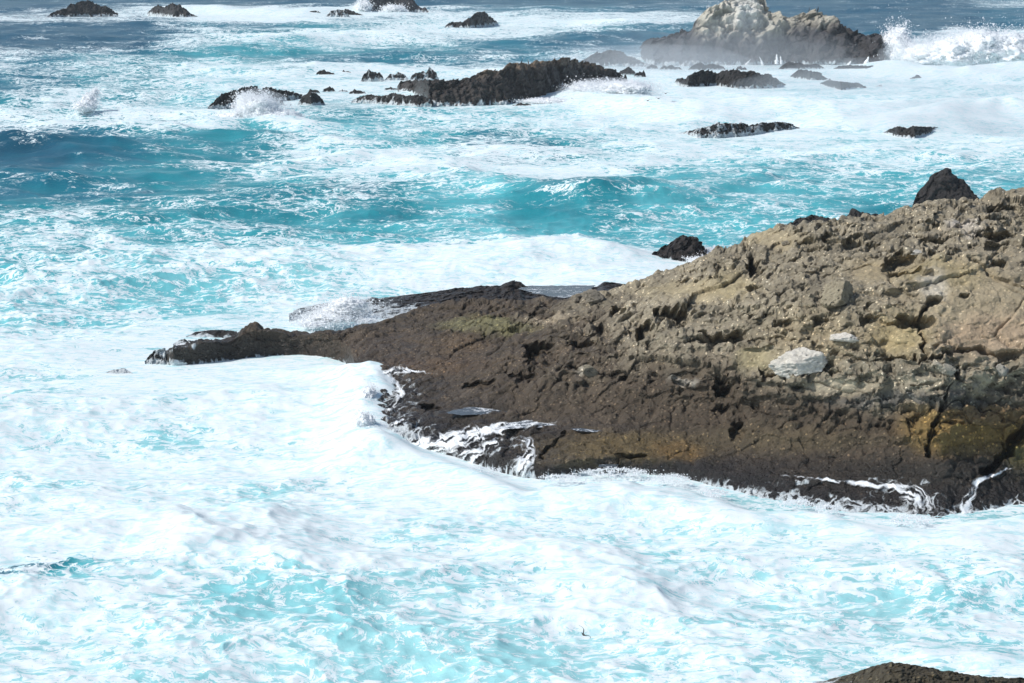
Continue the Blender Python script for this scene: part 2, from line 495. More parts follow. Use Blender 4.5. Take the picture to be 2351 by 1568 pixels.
# breaking and standing waves: crest points (u, v, height), front width, back width, foam added on crest
WAVES = [
    ([(-200, 1215, 1.0), (0, 1185, 1.3), (150, 1165, 1.7), (330, 1135, 2.1), (450, 1150, 2.2), (560, 1140, 1.7), (640, 1180, 1.0)], 3.2, 5.5, .35),
    ([(480, 1200, .8), (560, 1190, 1.4), (620, 1215, 1.2), (700, 1265, .9), (860, 1290, .7), (960, 1300, .5)], 2.0, 3.5, .25),
    ([(690, 850, .2), (760, 846, .6), (810, 842, 1.1), (850, 848, 1.4), (868, 866, 1.4), (860, 890, 1.2), (838, 915, .9), (832, 970, .9), (845, 1010, .9)], 2.6, 2.0, .4),
    ([(845, 1014, .4), (930, 1040, .5), (1020, 1058, .7), (1100, 1080, 1.0), (1190, 1106, 1.1), (1260, 1108, 1.2), (1330, 1092, 1.7), (1410, 1078, 1.9), (1490, 1080, 1.8), (1560, 1094, 1.5), (1640, 1125, 1.2), (1690, 1155, .9), (1760, 1163, .9), (1830, 1150, 1.2), (1880, 1162, 1.1), (1930, 1180, .9), (2030, 1200, .7), (2180, 1212, .6), (2270, 1182, .8), (2400, 1165, 1.0)], 3.0, 1.5, .30),
    ([(1180, 1225, .5), (1300, 1245, 1.0), (1400, 1285, 1.2), (1480, 1330, 1.0), (1560, 1368, .5), (1660, 1390, .1)], 2.8, 2.8, .2),
    ([(1900, 1330, .4), (2060, 1310, .9), (2200, 1330, .9), (2351, 1300, .8)], 2.2, 2.2, .05),
    ([(2140, 1480, .4), (2240, 1460, 1.0), (2300, 1490, .9), (2400, 1510, .8)], 2.0, 2.0, .2),
    ([(520, 600, .3), (700, 575, .8), (900, 558, 1.3), (1150, 545, 1.6), (1300, 548, 1.6), (1400, 572, 1.0), (1470, 592, .3)], 5, 6, .15),
    ([(960, 420, .3), (1100, 405, 1.5), (1200, 408, 1.8), (1350, 425, 1.6), (1550, 415, 1.2), (1700, 390, 1.2), (1850, 378, .6)], 5, 9, .0),
    ([(600, 375, .3), (690, 350, 1.0), (770, 332, 1.6), (860, 345, 1.0), (1000, 352, .8), (1200, 340, .7)], 6, 8, .1),
    ([(100, 285, .6), (250, 288, 1.0), (380, 286, 1.4), (470, 280, 1.3), (560, 268, 1.2), (700, 272, 1.5)], 5, 7, .35),
    ([(-200, 330, .8), (0, 318, 1.4), (200, 322, 1.4), (380, 330, .6)], 7, 12, .0),
    ([(380, 160, .5), (500, 150, 1.4), (640, 146, 1.6), (760, 152, 1.0)], 10, 14, .1),
    ([(1360, 48, .8), (1430, 44, 2.2), (1520, 42, 2.4), (1620, 48, 1.5)], 14, 12, .3),
    ([(1200, 95, .6), (1300, 78, 2.0), (1400, 72, 2.4), (1490, 78, 1.5)], 14, 16, -.15),
    ([(470, 95, .6), (560, 84, 1.8), (700, 76, 2.0), (900, 78, 1.2)], 14, 14, .1),
    ([(2030, 150, 1.0), (2100, 150, 2.0), (2180, 148, 2.6), (2250, 146, 3.0), (2330, 148, 3.0), (2500, 150, 3.0)], 9, 8, .4),
    ([(1330, 215, 1.0), (1450, 225, 2.0), (1600, 238, 1.8), (1750, 236, 1.4), (1900, 246, 1.0)], 9, 10, .3),
    ([(1930, 275, .8), (2050, 255, 2.2), (2180, 240, 2.8), (2351, 235, 2.8)], 8, 10, .3),
    ([(380, 18, .5), (520, 18, 1.6), (700, 20, 2.0), (815, 16, 1.2)], 12, 12, .2),
]

DAMP = []       # calmer water in the lee of each rock: x, y, radii, amount
def build_sea():
    us = np.concatenate([np.linspace(-6000, -330, 60)[:-1], np.arange(-330, 2680, 2.05), np.linspace(2680, 8300, 60)[1:]])
    vs = np.concatenate([np.linspace(2600, 1660, 60)[:-1], np.arange(1660, -25, -1.62), np.linspace(-25, -150, 60)[1:], -199.6 + 49.6 * 0.82 ** np.arange(1, 22)])
    U, V = np.meshgrid(us, vs)
    x, y = unproj(U, V)
    x = x.astype(np.float64); y = y.astype(np.float64)
    dist = np.hypot(x, y)
    # warp of the map so its cells do not read as cells
    wx = fbm(x / 16, y / 24, 0.3, 4); wy = fbm(x / 16, y / 24, 7.7, 4)
    far = np.clip(V / 300.0, 0.16, 1.0)
    mu = U + 85 * wx + 30 * fbm(x / 4, y / 6, 3.0, 2); mv = V + 26 * far * wy
    fm = read_map(FOAM, FOAM_LUT); rr = (fm[0] > 150) & (fm[0] < 360); fm[1][rr] = np.minimum(fm[1][rr], .545)
    foam = sample_map(fm, mu, mv); aer = sample_map(read_map(AER, AER_LUT), mu, mv)
    z = np.zeros_like(x); ddx = np.zeros_like(x); ddy = np.zeros_like(x); jac = np.zeros_like(x)
    for i, (t, ang, fade) in enumerate(TILES):
        h, a, b, J = sample_tile(t, x, y, ang, 13.7 * i, 41.1 * i)
        f = 1.0 if fade > 1e8 else 1 - smooth(fade * 0.55, fade, dist)
        if i: f = f * (1 - .5 * smooth(.40, .56, foam))
        z += h * f; ddx += a * f; ddy += b * f; jac += (1 - J) * f * (0.8, 0.55, 0.16)[i]
    damp = np.ones_like(x)
    for (cx, cy, rx_, ry_, k) in DAMP:
        m = (np.abs(x - cx) < 2.6 * rx_) & (np.abs(y - cy) < 2.6 * ry_)
        damp[m] *= 1 - k * np.exp(-(((x[m] - cx) / rx_) ** 2 + ((y[m] - cy) / ry_) ** 2))
    # turbulent lumps where the water is white
    tn = fbm(x / 2.6, y / 2.6, 0.5, 4, ridged=True)
    z = z * damp + (tn - 0.25) * 0.06 * smooth(0.42, 0.75, foam) * (.4 + .6 * damp) * (1 - smooth(250, 600, dist))
    foam = foam + .05 * fbm(x / 9, y / 13, 2.2, 4) * (foam > .25)
    fo = foam + np.clip(jac - 0.10, -0.12, 0.5) * 0.25
    # named waves
    for pts, wf, wb, fadd in WAVES:
        p = np.array(pts); X, Y = unproj(p[:, 0], p[:, 1], p[:, 2])
        x0, x1, y0, y1 = X.min() - 3.2 * wb, X.max() + 3.2 * wb, Y.min() - 3.2 * wf, Y.max() + 3.2 * wb
        m = (x > x0) & (x < x1) & (y > y0) & (y < y1)
        qx, qy = x[m], y[m]
        jx = fbm(qx / (2.2 * wf), qy / (2.2 * wf), 5.0, 3)
        qy2 = qy + jx * wf * 0.9
        best = np.full(qx.shape, 1e9); hh = np.zeros_like(qx); sd = np.zeros_like(qx)
        for i in range(len(pts) - 1):
            ax, ay, bx, by = X[i], Y[i], X[i + 1], Y[i + 1]
            L2 = (bx - ax) ** 2 + (by - ay) ** 2
            t = np.clip(((qx - ax) * (bx - ax) + (qy2 - ay) * (by - ay)) / L2, 0, 1)
            d2 = (qx - ax - t * (bx - ax)) ** 2 + (qy2 - ay - t * (by - ay)) ** 2
            c = d2 < best
            hh = np.where(c, p[i, 2] + t * (p[i + 1, 2] - p[i, 2]), hh)
            sd = np.where(c, qy2 - ay - t * (by - ay), sd); best = np.where(c, d2, best)
        d = np.sqrt(best)
        if np.all(np.diff(X) > 0):
            hh = sum(np.interp(qx + o_ * wf, X, p[:, 2]) for o_ in (-.9, -.45, 0, .45, .9)) / 5; wd = wf + (wb - wf) * smooth(-.9 * wf, .9 * wf, qy2 - np.interp(qx, X, Y))
        else: wd = .5 * (wf + wb)
        prof = np.exp(-(d / wd) ** 2)
        lump = 1 + 0.42 * fbm(qx / (1.3 * wf), qy / (1.3 * wf), 2.0, 3)
        z[m] += hh * prof * lump * (.62 if Y.mean() < 135 else 1.0)
        fo[m] += fadd * np.exp(-(d / (0.75 * wd)) ** 2)
        if fadd >= 0.25:   # aerated water just ahead
            aer[m] += 0.12 * np.exp(-(d / (1.6 * wd)) ** 2)
    x = x + ddx; y = y + ddy
    keep = (V > -30) & (V < 1660)
    z = np.where(dist > 3000, 0, z)
    co = np.stack([x, y, z], -1).reshape(-1, 3)
    # gentle nonlinear map from digit to density
    fo = np.clip(fo, 0, 1.25)
    o = mesh_obj("sea", co, grid_faces(*U.shape), M_SEA, attrs={"foam": fo.ravel(), "aer": np.clip(aer, 0, 1).ravel()})
    tag(o, "rough turquoise sea streaked with white foam around the rocks", "sea", kind="structure")
# ------------------------------------------------------------------ headland
HEAD_COLS = {   # u: six (v, z) from the waterline up to the ridge
    345:  [(850, -.9), (847, -.6), (844, -.4), (841, -.2), (838, -.1), (835, 0.0)],
    367:  [(848, -.5), (845, .0), (840, .3), (835, .5), (830, .6), (825, .7)],
    402:  [(856, -.5), (845, .2), (835, .5), (825, .8), (815, .9), (805, 1.0)],
    459:  [(852, -.5), (840, .3), (825, .6), (812, .9), (800, 1.1), (790, 1.3)],
    504:  [(848, -.5), (835, .4), (820, .7), (805, 1.1), (793, 1.4), (781, 1.6)],
    535:  [(845, -.5), (832, .4), (818, .8), (800, 1.2), (788, 1.5), (776, 1.7)],
    585:  [(842, -.5), (828, .5), (808, 1.0), (788, 1.5), (768, 1.9), (745, 2.2)],
    610:  [(841, -.5), (828, .5), (810, .9), (792, 1.4), (776, 1.7), (759, 2.0)],
    670:  [(840, -.5), (826, .4), (813, .8), (798, 1.2), (784, 1.5), (770, 1.7)],
    776:  [(850, -.5), (838, .4), (820, .8), (802, 1.3), (783, 1.6), (765, 1.9)],
    815:  [(880, -.5), (860, .4), (835, .8), (808, 1.4), (780, 1.8), (755, 2.1)],
    840:  [(945, -.5), (915, .3), (870, .8), (820, 1.4), (785, 1.9), (749, 2.2)],
    880:  [(1022, -.5), (985, .3), (930, .8), (865, 1.3), (800, 1.9), (740, 2.3)],
    1005: [(1058, -.5), (1020, .4), (955, 1.0), (885, 1.7), (800, 2.5), (706, 3.0)],
    1250: [(1118, -.5), (1065, .7), (980, 1.5), (890, 2.8), (790, 4.1), (692, 4.9)],
    1400: [(1110, -.5), (1055, .9), (990, 1.7), (880, 3.5), (770, 5.3), (668, 6.4)],
    1550: [(1118, -.5), (1060, .9), (985, 2.0), (860, 4.5), (730, 6.9), (624, 8.0)],
    1640: [(1140, -.5), (1075, .8), (990, 2.1), (850, 5.0), (705, 7.7), (583, 9.3)],
    1750: [(1165, -.5), (1090, .8), (1000, 2.3), (840, 5.6), (690, 8.4), (538, 10.6)],
    1850: [(1180, -.5), (1105, .8), (1005, 2.5), (835, 6.0), (675, 9.0), (520, 11.4)],
    2000: [(1210, -.5), (1115, .8), (1005, 2.8), (830, 6.4), (660, 9.6), (500, 12.0)],
    2150: [(1222, -.5), (1118, 1.0), (1000, 3.3), (820, 6.9), (640, 10.2), (464, 12.9)],
    2200: [(1215, -.5), (1108, 1.1), (980, 3.6), (812, 7.0), (632, 10.4), (462, 13.0)],
    2351: [(1185, -.5), (1078, 1.3), (940, 4.1), (800, 7.3), (620, 10.7), (442, 13.4)],
    2500: [(1165, -.5), (1065, 1.5), (932, 4.3), (790, 7.6), (605, 11.0), (425, 14.0)],
    2900: [(1150, -.5), (1055, 1.5), (925, 4.3), (780, 7.8), (590, 11.2), (405, 14.5)],
}
# hollows with a steep uphill wall: (u, v, half width, half height, depth in metres)
HOLLOWS = [(1735, 617, 18, 26, 1.1), (1735, 665, 22, 10, .4), (1545, 727, 40, 18, .9), (1485, 760, 24, 20, .9), (1415, 717, 16, 14, .5),
           (1222, 812, 22, 26, .9), (1255, 800, 26, 14, .6), (1340, 790, 34, 14, .6), (1660, 775, 55, 13, .7), (1700, 765, 16, 12, .5),
           (1610, 783, 26, 9, .5), (2070, 607, 45, 26, .9), (2095, 628, 55, 10, .5), (2105, 738, 45, 14, .8), (2145, 692, 20, 13, .6),
           (2055, 580, 20, 8, .4), (1998, 562, 30, 8, .35), (2150, 580, 26, 8, .35), (2150, 545, 30, 9, .35), (2280, 540, 45, 12, .6), (2320, 480, 60, 9, .5),
           (2290, 565, 26, 14, .5), (1990, 735, 22, 12, .5), (1885, 735, 16, 10, .4), (1800, 735, 20, 9, .4), (1660, 890, 26, 14, .7),
           (1655, 868, 12, 12, .5), (1565, 875, 22, 7, .35), (1775, 862, 28, 12, .6), (1875, 838, 30, 12, .6), (1895, 855, 26, 9, .4),
           (1830, 895, 12, 10, .4), (2062, 825, 40, 10, .5), (1690, 992, 16, 26, .5), (1660, 935, 22, 12, .4), (1450, 1045, 40, 7, .3),
           (1200, 870, 30, 12, .4), (1385, 760, 16, 18, .5), (2330, 820, 30, 20, .4), (1850, 560, 26, 10, .4), (1905, 545, 22, 8, .35), (1960, 555, 24, 9, .4),
           (2210, 680, 16, 8, .3), (1420, 860, 20, 8, .3), (1320, 850, 18, 9, .3), (990, 935, 18, 14, .4), (1100, 885, 40, 10, .3), (2290, 600, 22, 10, .4)]
CRACKS = [([(2128, 700), (2118, 760), (2125, 810), (2108, 830)], 7, .9), ([(2130, 822), (2200, 805), (2240, 800), (2300, 815)], 6, .7),
          ([(2202, 835), (2195, 870), (2172, 905), (2158, 950), (2143, 1000), (2122, 1040)], 5, .8), ([(2360, 960), (2330, 1010), (2300, 1050), (2265, 1085)], 13, 1.2),
          ([(2305, 1010), (2290, 1050)], 5, .5), ([(1220, 800), (1218, 850)], 6, .4), ([(2230, 590), (2300, 640), (2360, 660)], 6, .3),
          ([(1290, 990), (1260, 1030), (1240, 1060)], 6, .3), ([(2000, 700), (1990, 740), (2110, 745)], 5, .3), ([(1880, 560), (1800, 600), (1760, 640)], 5, .25)]
POOLS = {   # px outline of standing water on the rock and its level
    "a": ([(1188, 662), (1215, 656), (1300, 655), (1372, 655), (1365, 663), (1320, 680), (1290, 684), (1240, 676)], None),
    "b": ([(1025, 947), (1062, 938), (1085, 932), (1130, 927), (1178, 927), (1205, 940), (1190, 950), (1150, 946), (1110, 952), (1060, 952)], None),
    "c": ([(1140, 985), (1175, 970), (1215, 965), (1270, 968), (1286, 975), (1250, 980), (1205, 982)], None),
    "d": ([(1310, 984), (1345, 982), (1388, 988), (1360, 992), (1325, 989)], None),
    "e": ([(1375, 1055), (1420, 1050), (1430, 1062), (1400, 1075), (1375, 1070)], None)}
def in_poly(px, py, poly):
    r = np.zeros(np.shape(px), bool); n = len(poly)
    for i in range(n):
        x0, y0 = poly[i]; x1, y1 = poly[(i + 1) % n]
        c = ((y0 > py) != (y1 > py)) & (px < (x1 - x0) * (py - y0) / (y1 - y0 + 1e-9) + x0)
        r ^= c
    return r
def ell(u, v, cu, cv, ru, rv, k=1.0):
    d = np.sqrt(((u - cu) / ru) ** 2 + ((v - cv) / rv) ** 2)
    return 1 - smooth(1 - 0.45 * k, 1 + 0.45 * k, d)
PAINT = [   # natural colour patches of the headland: centre, half sizes, colour, strength
    (2240, 700, 170, 105, (.27, .222, .145), .95), (2160, 630, 100, 30, (.27, .22, .12), .8), (2280, 770, 120, 45, (.30, .225, .15), .9),
    (2010, 625, 60, 30, (.25, .20, .12), .8), (1785, 550, 60, 16, (.30, .25, .16), .9), (1600, 668, 115, 18, (.30, .25, .155), .8), (1690, 655, 42, 26, (.29, .24, .14), .8),
    (2065, 775, 70, 48, (.29, .23, .12), .85), (1735, 828, 45, 25, (.27, .23, .13), .7), (1920, 895, 75, 18, (.33, .29, .21), .8), (2150, 655, 30, 34, (.36, .33, .27), .8),
    (2215, 515, 40, 9, (.40, .36, .31), .9), (2235, 535, 22, 12, (.38, .34, .28), .8), (1870, 775, 130, 60, (.24, .195, .12), .6), (2270, 880, 40, 22, (.30, .26, .18), .7), (2180, 850, 40, 14, (.36, .33, .26), .7),
    (2110, 890, 40, 20, (.30, .27, .20), .6), (1350, 860, 18, 10, (.33, .30, .24), .8), (1570, 868, 30, 9, (.34, .31, .26), .7),
    (1120, 750, 100, 17, (.125, .115, .055), .85), (1260, 735, 60, 8, (.28, .23, .16), .8), (1060, 795, 70, 20, (.085, .055, .028), .7),
    (2240, 985, 150, 52, (.155, .098, .030), .95), (2150, 990, 60, 40, (.150, .100, .034), .8), (2270, 955, 90, 20, (.15, .10, .055), .7), (2340, 1050, 30, 40, (.10, .09, .03), .7),
    (1440, 1028, 180, 32, (.105, .075, .030), .75), (1560, 1035, 50, 20, (.14, .085, .03), .7), (1330, 1060, 90, 16, (.09, .068, .035), .6), (1800, 1010, 200, 30, (.085, .066, .035), .5),
    (2120, 930, 200, 14, (.075, .074, .068), .8), (2200, 1085, 260, 28, (.018, .016, .013), .85), (1400, 1062, 26, 10, (.02, .022, .03), .8),
    (880, 800, 200, 34, (.060, .044, .030), .6), (470, 820, 130, 40, (.030, .026, .021), .8), (1000, 840, 120, 20, (.075, .047, .026), .6)]

def build_headland():
    us = np.concatenate([np.arange(345, 2400, 2.0), np.linspace(2400, 2900, 90)[1:]])
    keys = sorted(HEAD_COLS)
    K = np.array([HEAD_COLS[k] for k in keys], float)     # (nk, 6, 2)
    V = np.stack([pchip(keys, K[:, j, 0], us) for j in range(6)], 0); Z = np.stack([pchip(keys, K[:, j, 1], us) for j in range(6)], 0)
    NF, NB = 560, 70
    tk = np.arange(6) / 5.0
    t = np.linspace(0, 1, NF)
    # equal steps of v along a column
    Vt = np.empty((NF, len(us))); Zt = np.empty_like(Vt)
    for i in range(len(us)):
        Vt[:, i] = np.interp(t, tk, V[:, i]); Zt[:, i] = pchip(tk, Z[:, i], t)
    Uu = np.repeat(us[None], NF, 0)
    x, y = unproj(Uu, Vt, Zt)
    # keep distance growing up each column
    y = np.maximum.accumulate(y, 0)
    x, z = None, None
    rx, ry, rz = ray(Uu, Vt); tt = y / ry; x = rx * tt; z = CAM_Z + rz * tt
    # back side
    s = np.linspace(0, 1, NB + 1)[1:, None]
    wdt = 9 + 5 * smooth(700, 1400, us)[None]
    yb = y[-1][None] + s * wdt; xb = x[-1][None] * yb / y[-1][None]
    zb = z[-1][None] * (1 - s ** 1.8) - 2.0 * s ** 1.8
    x = np.concatenate([x, xb]); y = np.concatenate([y, yb]); z = np.concatenate([z, zb])
    U, Vp = proj(x, y, z)
    front = np.concatenate([np.ones_like(Vt), np.zeros_like(zb)])
    hz = np.clip(z / 3.0, 0, 1)
    # relief
    rough = (0.62 + 0.45 * smooth(.5, 5, z)) * np.clip(.8 + .75 * fbm(x / 7, y / 9, 9.1, 3), .3, 1.35) * (1 + .45 * (1 - smooth(700, 1050, U)))
    rough = rough * np.clip(.95 + .9 * fbm(x / 5.5, y / 7, 4.4, 3), .40, 1.3)
    flat = np.zeros_like(z)
    for (cu, cv, ru, rv, c, st) in PAINT[:10]: flat = np.maximum(flat, ell(U, Vp, cu, cv, ru, rv))
    rough = rough * (1 - 0.70 * flat)
    n1 = fbm(x / 5.0, y / 5.0, z / 3.0, 3)
    n2 = fbm(x / 1.7, y / 1.7, z / 1.2, 4, ridged=True)
    n3 = fbm(x / 0.55, y / 0.55, z / 0.55, 3, gain=.6)
    f1, f2, cid = worley(x / 1.25 + .4 * n1, y / 1.25 + .3 * n3, z / 0.8, 1)
    g1, g2, _ = worley(x / 0.42, y / 0.42, z / 0.34, 2)
    edge = np.clip(f2 - f1, 0, 1)
    n4 = fbm(x / .17, y / .17, z / .17, 2)
    bump = (0.34 * n1 + 0.42 * (n2 - .3) + 0.14 * n3 + 0.06 * n4 + 0.30 * (np.minimum(edge, .35) / .35 - .6) + 0.22 * (0.5 - g1))
    lat = np.random.default_rng(8).random(256)[cid] - 0.5
    h1, h2, hid = worley(x / 4.6 + .5 * n1, y / 5.5 + .4 * n1, z / 2.0, 3)
    slab = np.random.default_rng(18).random(256)[hid] - .5
    crev = 1 - smooth(.0, .085, h2 - h1)
    sl = smooth(1.2, 4.5, z)
    z = z + rough * (bump * 0.85 + lat * 0.22) + sl * (.42 * slab - .16 * crev * smooth(-.1, .3, n1))
    z[:NF] += (0.22 * fbm(x[:NF] / 9, y[:NF] / 9, 3.3, 2))
    # layered ledges pushed towards the sea make undercuts
    led = fbm(x / 1.5 + 9, z / 0.8 + y / 7, y / 3.0, 3, ridged=True)
    push = rough * (0.95 * np.clip(led - 0.22, 0, 1) * smooth(2, 5, z) + 0.34 * n2 + 0.25 * lat) * front + sl * (.55 * slab - .2 * crev * smooth(-.1, .3, n1)) * front
    y = y - push
    pit = smooth(.20, .46, fbm(x / .85 + 3, y / .85, z / .6, 3)) * smooth(1.5, 4, z)
    z = z - .34 * rough * pit; y = y + .30 * rough * pit
    # hollows and cracks
    wl = fbm(x / 1.3, y / 1.3, z / .9 + 3, 3); wm = fbm(x / 1.3 + 40, y / 1.3, z / .9, 3)
    warpu = U + 26 * wl + 5 * n3; warpv = Vp + 13 * wm + 3 * n3
    for (cu, cv, ru, rv, dp) in HOLLOWS:
        a = (warpu - cu) / ru; b = (warpv - cv) / rv
        m = np.clip(1 - a * a, 0, 1) ** .5 * smooth(-1.0, -0.72, b) * (1 - smooth(-0.2, 1.15, b))
        y = y + m * dp * 2.1; z = z - m * dp * 0.95
    for (pl, wpx, dp) in CRACKS:
        best = np.full(U.shape, 1e9)
        for (ax, ay), (bx, by) in zip(pl[:-1], pl[1:]):
            L2 = (bx - ax) ** 2 + (by - ay) ** 2
            tq = np.clip(((warpu - ax) * (bx - ax) + (warpv - ay) * (by - ay)) / L2, 0, 1)
            best = np.minimum(best, np.hypot(warpu - ax - tq * (bx - ax), warpv - ay - tq * (by - ay)))
        m = 1 - smooth(.35 * wpx, wpx, best)
        y = y + m * dp * 1.3; z = z - m * dp * 0.6
    # basins under the standing water
    for k in "bcde":
        poly = POOLS[k][0]
        m = in_poly(U, Vp, poly) & (front > 0)
        lv = np.percentile(z[m], 30); POOLS[k] = (poly, lv)
        z = np.where(m, np.minimum(z, lv - 0.05), z)
    # albedo
    up = smooth(3.0, 7.0, z + 2.0 * n1 + 1.0 * n3) * smooth(1150, 1480, U + 130 * n1 + 60 * n3 - 0.25 * (Vp - 800))
    c0 = np.array([.086, .064, .042]); c1 = np.array([.315, .272, .195]); cw = np.array([.021, .018, .017])
    tint = c0 + (c1 - c0) * up[..., None]
    mott = np.clip(0.5 + 1.1 * fbm(x / 2.0, y / 2.0, z / 2.0 + 5, 5, gain=.6), 0, 1)[..., None]
    tint = tint * (0.58 + 0.80 * mott)
    low = (1 - smooth(.3, 2.5, z + 0.7 * n1 + .35 * n3))[..., None]
    tint = tint * (1 - low) + cw * low
    tu, tv = U + 16 * n1 + 10 * n3 + 9 * n2, Vp + 7 * n1 + 5 * n3 + 4 * n2
    for (cu, cv, ru, rv, c, st) in PAINT:
        m = (ell(tu, tv, cu, cv, ru, rv, 1.3) * st)[..., None]
        tint = tint * (1 - m) + np.array(c) * 1.5 * (.8 + .4 * mott) * m
    peb = np.clip(1.0 - 0.6 * flat, 0, 1)
    wet = np.clip(low[..., 0] + 0.5 * (1 - up), 0, 1)
    wash = .50 - .42 * smooth(-.1, .75, z - .35 * n1 - .25 * n3) + .05 * n1
    notch = ell(U + 14 * n1, Vp + 8 * n3, 905, 930, 75, 110) * .34 + ell(U + 14 * n1, Vp + 6 * n3, 1060, 1020, 190, 45) * .30 + ell(U + 14 * n1, Vp + 6 * n3, 2090, 1150, 110, 55) * .34 + ell(U, Vp + 4 * n3, 1850, 1104, 220, 9) * .28 + ell(U + 8 * n1, Vp, 420, 800, 60, 26) * .30
    wash = np.clip(np.maximum(wash, notch + .06 * n1), 0, .6)
    co = np.stack([x, y, z], -1).reshape(-1, 3); F = grid_faces(*x.shape)
    o = mesh_obj("headland", co, F, M_HEAD, attrs={"tint": tint.reshape(-1, 3), "peb": peb.ravel(), "wet": wet.ravel(), "wash": wash.ravel()})
    tag(o, "brown pebbly rock headland reaching into the surf from the right", "headland", kind="structure")
    return BVHTree.FromPolygons(co[:, :].tolist(), F.tolist())
HEAD_BVH = build_headland()
CAM_V = Vector((0, 0, CAM_Z))
def hit_head(u, v):
    x, y, dz = ray(u, v)
    p, n, i, d = HEAD_BVH.ray_cast(CAM_V, Vector((float(x), float(y), float(dz))).normalized())
    return p, n

# ------------------------------------------------------------------ sea rocks
def rock_mesh(top, base, depth=None, seed=0, jag=1.0, lean=0.35, dark=(.026, .023, .022), pale=None, res=1.7, zlow=-0.8, wet_top=0.0, wash_h=1.1, peb=0.0):
    """craggy rock: skyline points (u, v) and waterline points (u, v); depth in metres"""
    top = sorted(top); base = sorted(base) if isinstance(base, list) else [(top[0][0], base), (top[-1][0], base)]
    tu, tv = np.array(top, float).T; bu, bv = np.array(base, float).T
    u0, u1 = tu[0], tu[-1]
    xw, yw = unproj([u0, u1], [np.interp(u0, bu, bv), np.interp(u1, bu, bv)])
    width = abs(xw[1] - xw[0])
    depth = depth or max(1.5, 0.42 * width)
    nc = int(max(26, (u1 - u0) / res)); hpx = (np.interp(tu, bu, bv) - tv).max()
    nf = int(max(22, hpx / res * 1.5)); nb = int(max(8, nf * .35))
    us = np.linspace(u0, u1, nc)
    sx, yb0 = unproj(us, np.interp(us, bu, bv))
    e = np.clip((us - u0) / (u1 - u0), 0, 1); endw = np.sqrt(np.clip(1 - (2 * e - 1) ** 4, 0, 1))
    yr = yb0 + depth * lean * (0.25 + .75 * endw)           # ridge distance
    tvi = np.interp(us, tu, tv)
    _, zr = at_dist(us, tvi, yr); zr = np.maximum(zr, 0.0)
    _H = zr.max(); zr = np.maximum(zr + _H * .11 * jag * fbm(sx / (.16 * max(_H, 1)), seed * 3.3, 0.5, 3) * np.clip(zr / _H * 1.5, 0, 1), 0)
    t = np.linspace(0, 1, nf)[:, None]
    yf = yb0[None] + (yr - yb0)[None] * t ** 1.15
    zf = zlow + (zr - zlow)[None] * np.sin(t * np.pi / 2) ** 0.85
    s = np.linspace(0, 1, nb + 1)[1:, None]
    yk = yr[None] + (depth * (1 - lean)) * (0.25 + .75 * endw)[None] * s
    zk = zr[None] * (1 - s ** 2) + zlow * 1.5 * s ** 2
    y = np.concatenate([yf, yk]); z = np.concatenate([zf, zk])
    rx, _, _ = ray(us, np.interp(us, bu, bv)); x = sx[None] * y / yb0[None]
    H = max(.4, zr.max())
    sc = max(.5, .42 * H)
    o = seed * 7.31
    n1 = fbm(x / sc + o, y / sc, z / sc, 3, ridged=True)
    f1, f2, cid = worley(x / (.8 * sc) + o, y / (.8 * sc), z / (1.0 * sc), seed % 7)
    lat = np.random.default_rng(seed).random(256)[cid] - .5
    n3 = fbm(x / (.28 * sc) + o, y / (.28 * sc), z / (.28 * sc), 3)
    k = np.clip(z / (0.35 * H), 0.1, 1)
    n5 = fbm(x / .38 + o, y / .38, z / .38, 3, gain=.6)
    a5 = min(.16, .035 * H + .02); z = z + k * a5 * n5; y = y - 1.4 * a5 * n5
    amp = .16 * H * jag
    z = z + k * amp * (0.7 * (n1 - .3) + .8 * lat + .8 * n3)
    y = y - amp * (1.9 * lat + 1.3 * (n1 - .3) + 1.1 * n3)
    x = x + amp * .6 * (n3 + .6 * lat)
    mott = np.clip(.5 + .8 * fbm(x / (.6 * sc), y / (.6 * sc), z / (.6 * sc) + 3, 4), 0, 1)[..., None]
    tint = np.array(dark) * (.7 + .6 * mott)
    U, V = proj(x, y, z)
    if pale: tint = pale(tint, U, V, x, y, z, n1, n3)
    wet = 1 - .5 * smooth(0, .7 * H, z)
    hw = min(max(.35, min(1.1, .3 * H)), wash_h)
    wash = np.clip(.56 - .46 * smooth(-.2 * hw, hw, z - .5 * hw * n1 - .3 * hw * n3) + wet_top * (.40 + .2 * n1), 0, .62)
    co = np.stack([x, y, z], -1).reshape(-1, 3)
    return co, grid_faces(*x.shape), {"tint": tint.reshape(-1, 3), "peb": np.full(x.size, peb), "wet": wet.ravel(), "wash": wash.ravel()}
_nrock = [0]
def rock(label, top, base, name="sea_rock", cat="rock", group=None, mat=None, **kw):
    _nrock[0] += 1
    _b = [p[1] for p in base] if isinstance(base, list) else [base]
    _x, _y = unproj([top[0][0], top[-1][0]], [max(_b)] * 2, 0)
    DAMP.append((float(_x.mean()), float(_y[0]) + 2, float(_x[1] - _x[0]) * .5 + 4, 11.0, .85))
    co, F, at = rock_mesh(top, base, seed=_nrock[0], **kw)
    return tag(mesh_obj(name, co, F, mat or M_DARK, attrs=at), label, cat, group)

def hump(u0, u1, vt, vb, k=8):
    """skyline of a small rock"""
    r = np.random.default_rng(int(u0 * 7 + vt)); us = np.linspace(u0, u1, k + 2)
    pk = r.uniform(.3, .7)
    out = []
    for i, u in enumerate(us):
        q = (u - u0) / (u1 - u0); h = min(1, 1.25 * min(q / pk, (1 - q) / (1 - pk)) ** .5) if 0 < q < 1 else 0
        out.append((u, vb - (vb - vt) * h * (r.uniform(.55, 1.0) if 0 < q < 1 else 1)))
    m = min(range(len(out)), key=lambda i: out[i][1]); out[m] = (out[m][0], vt)
    return out

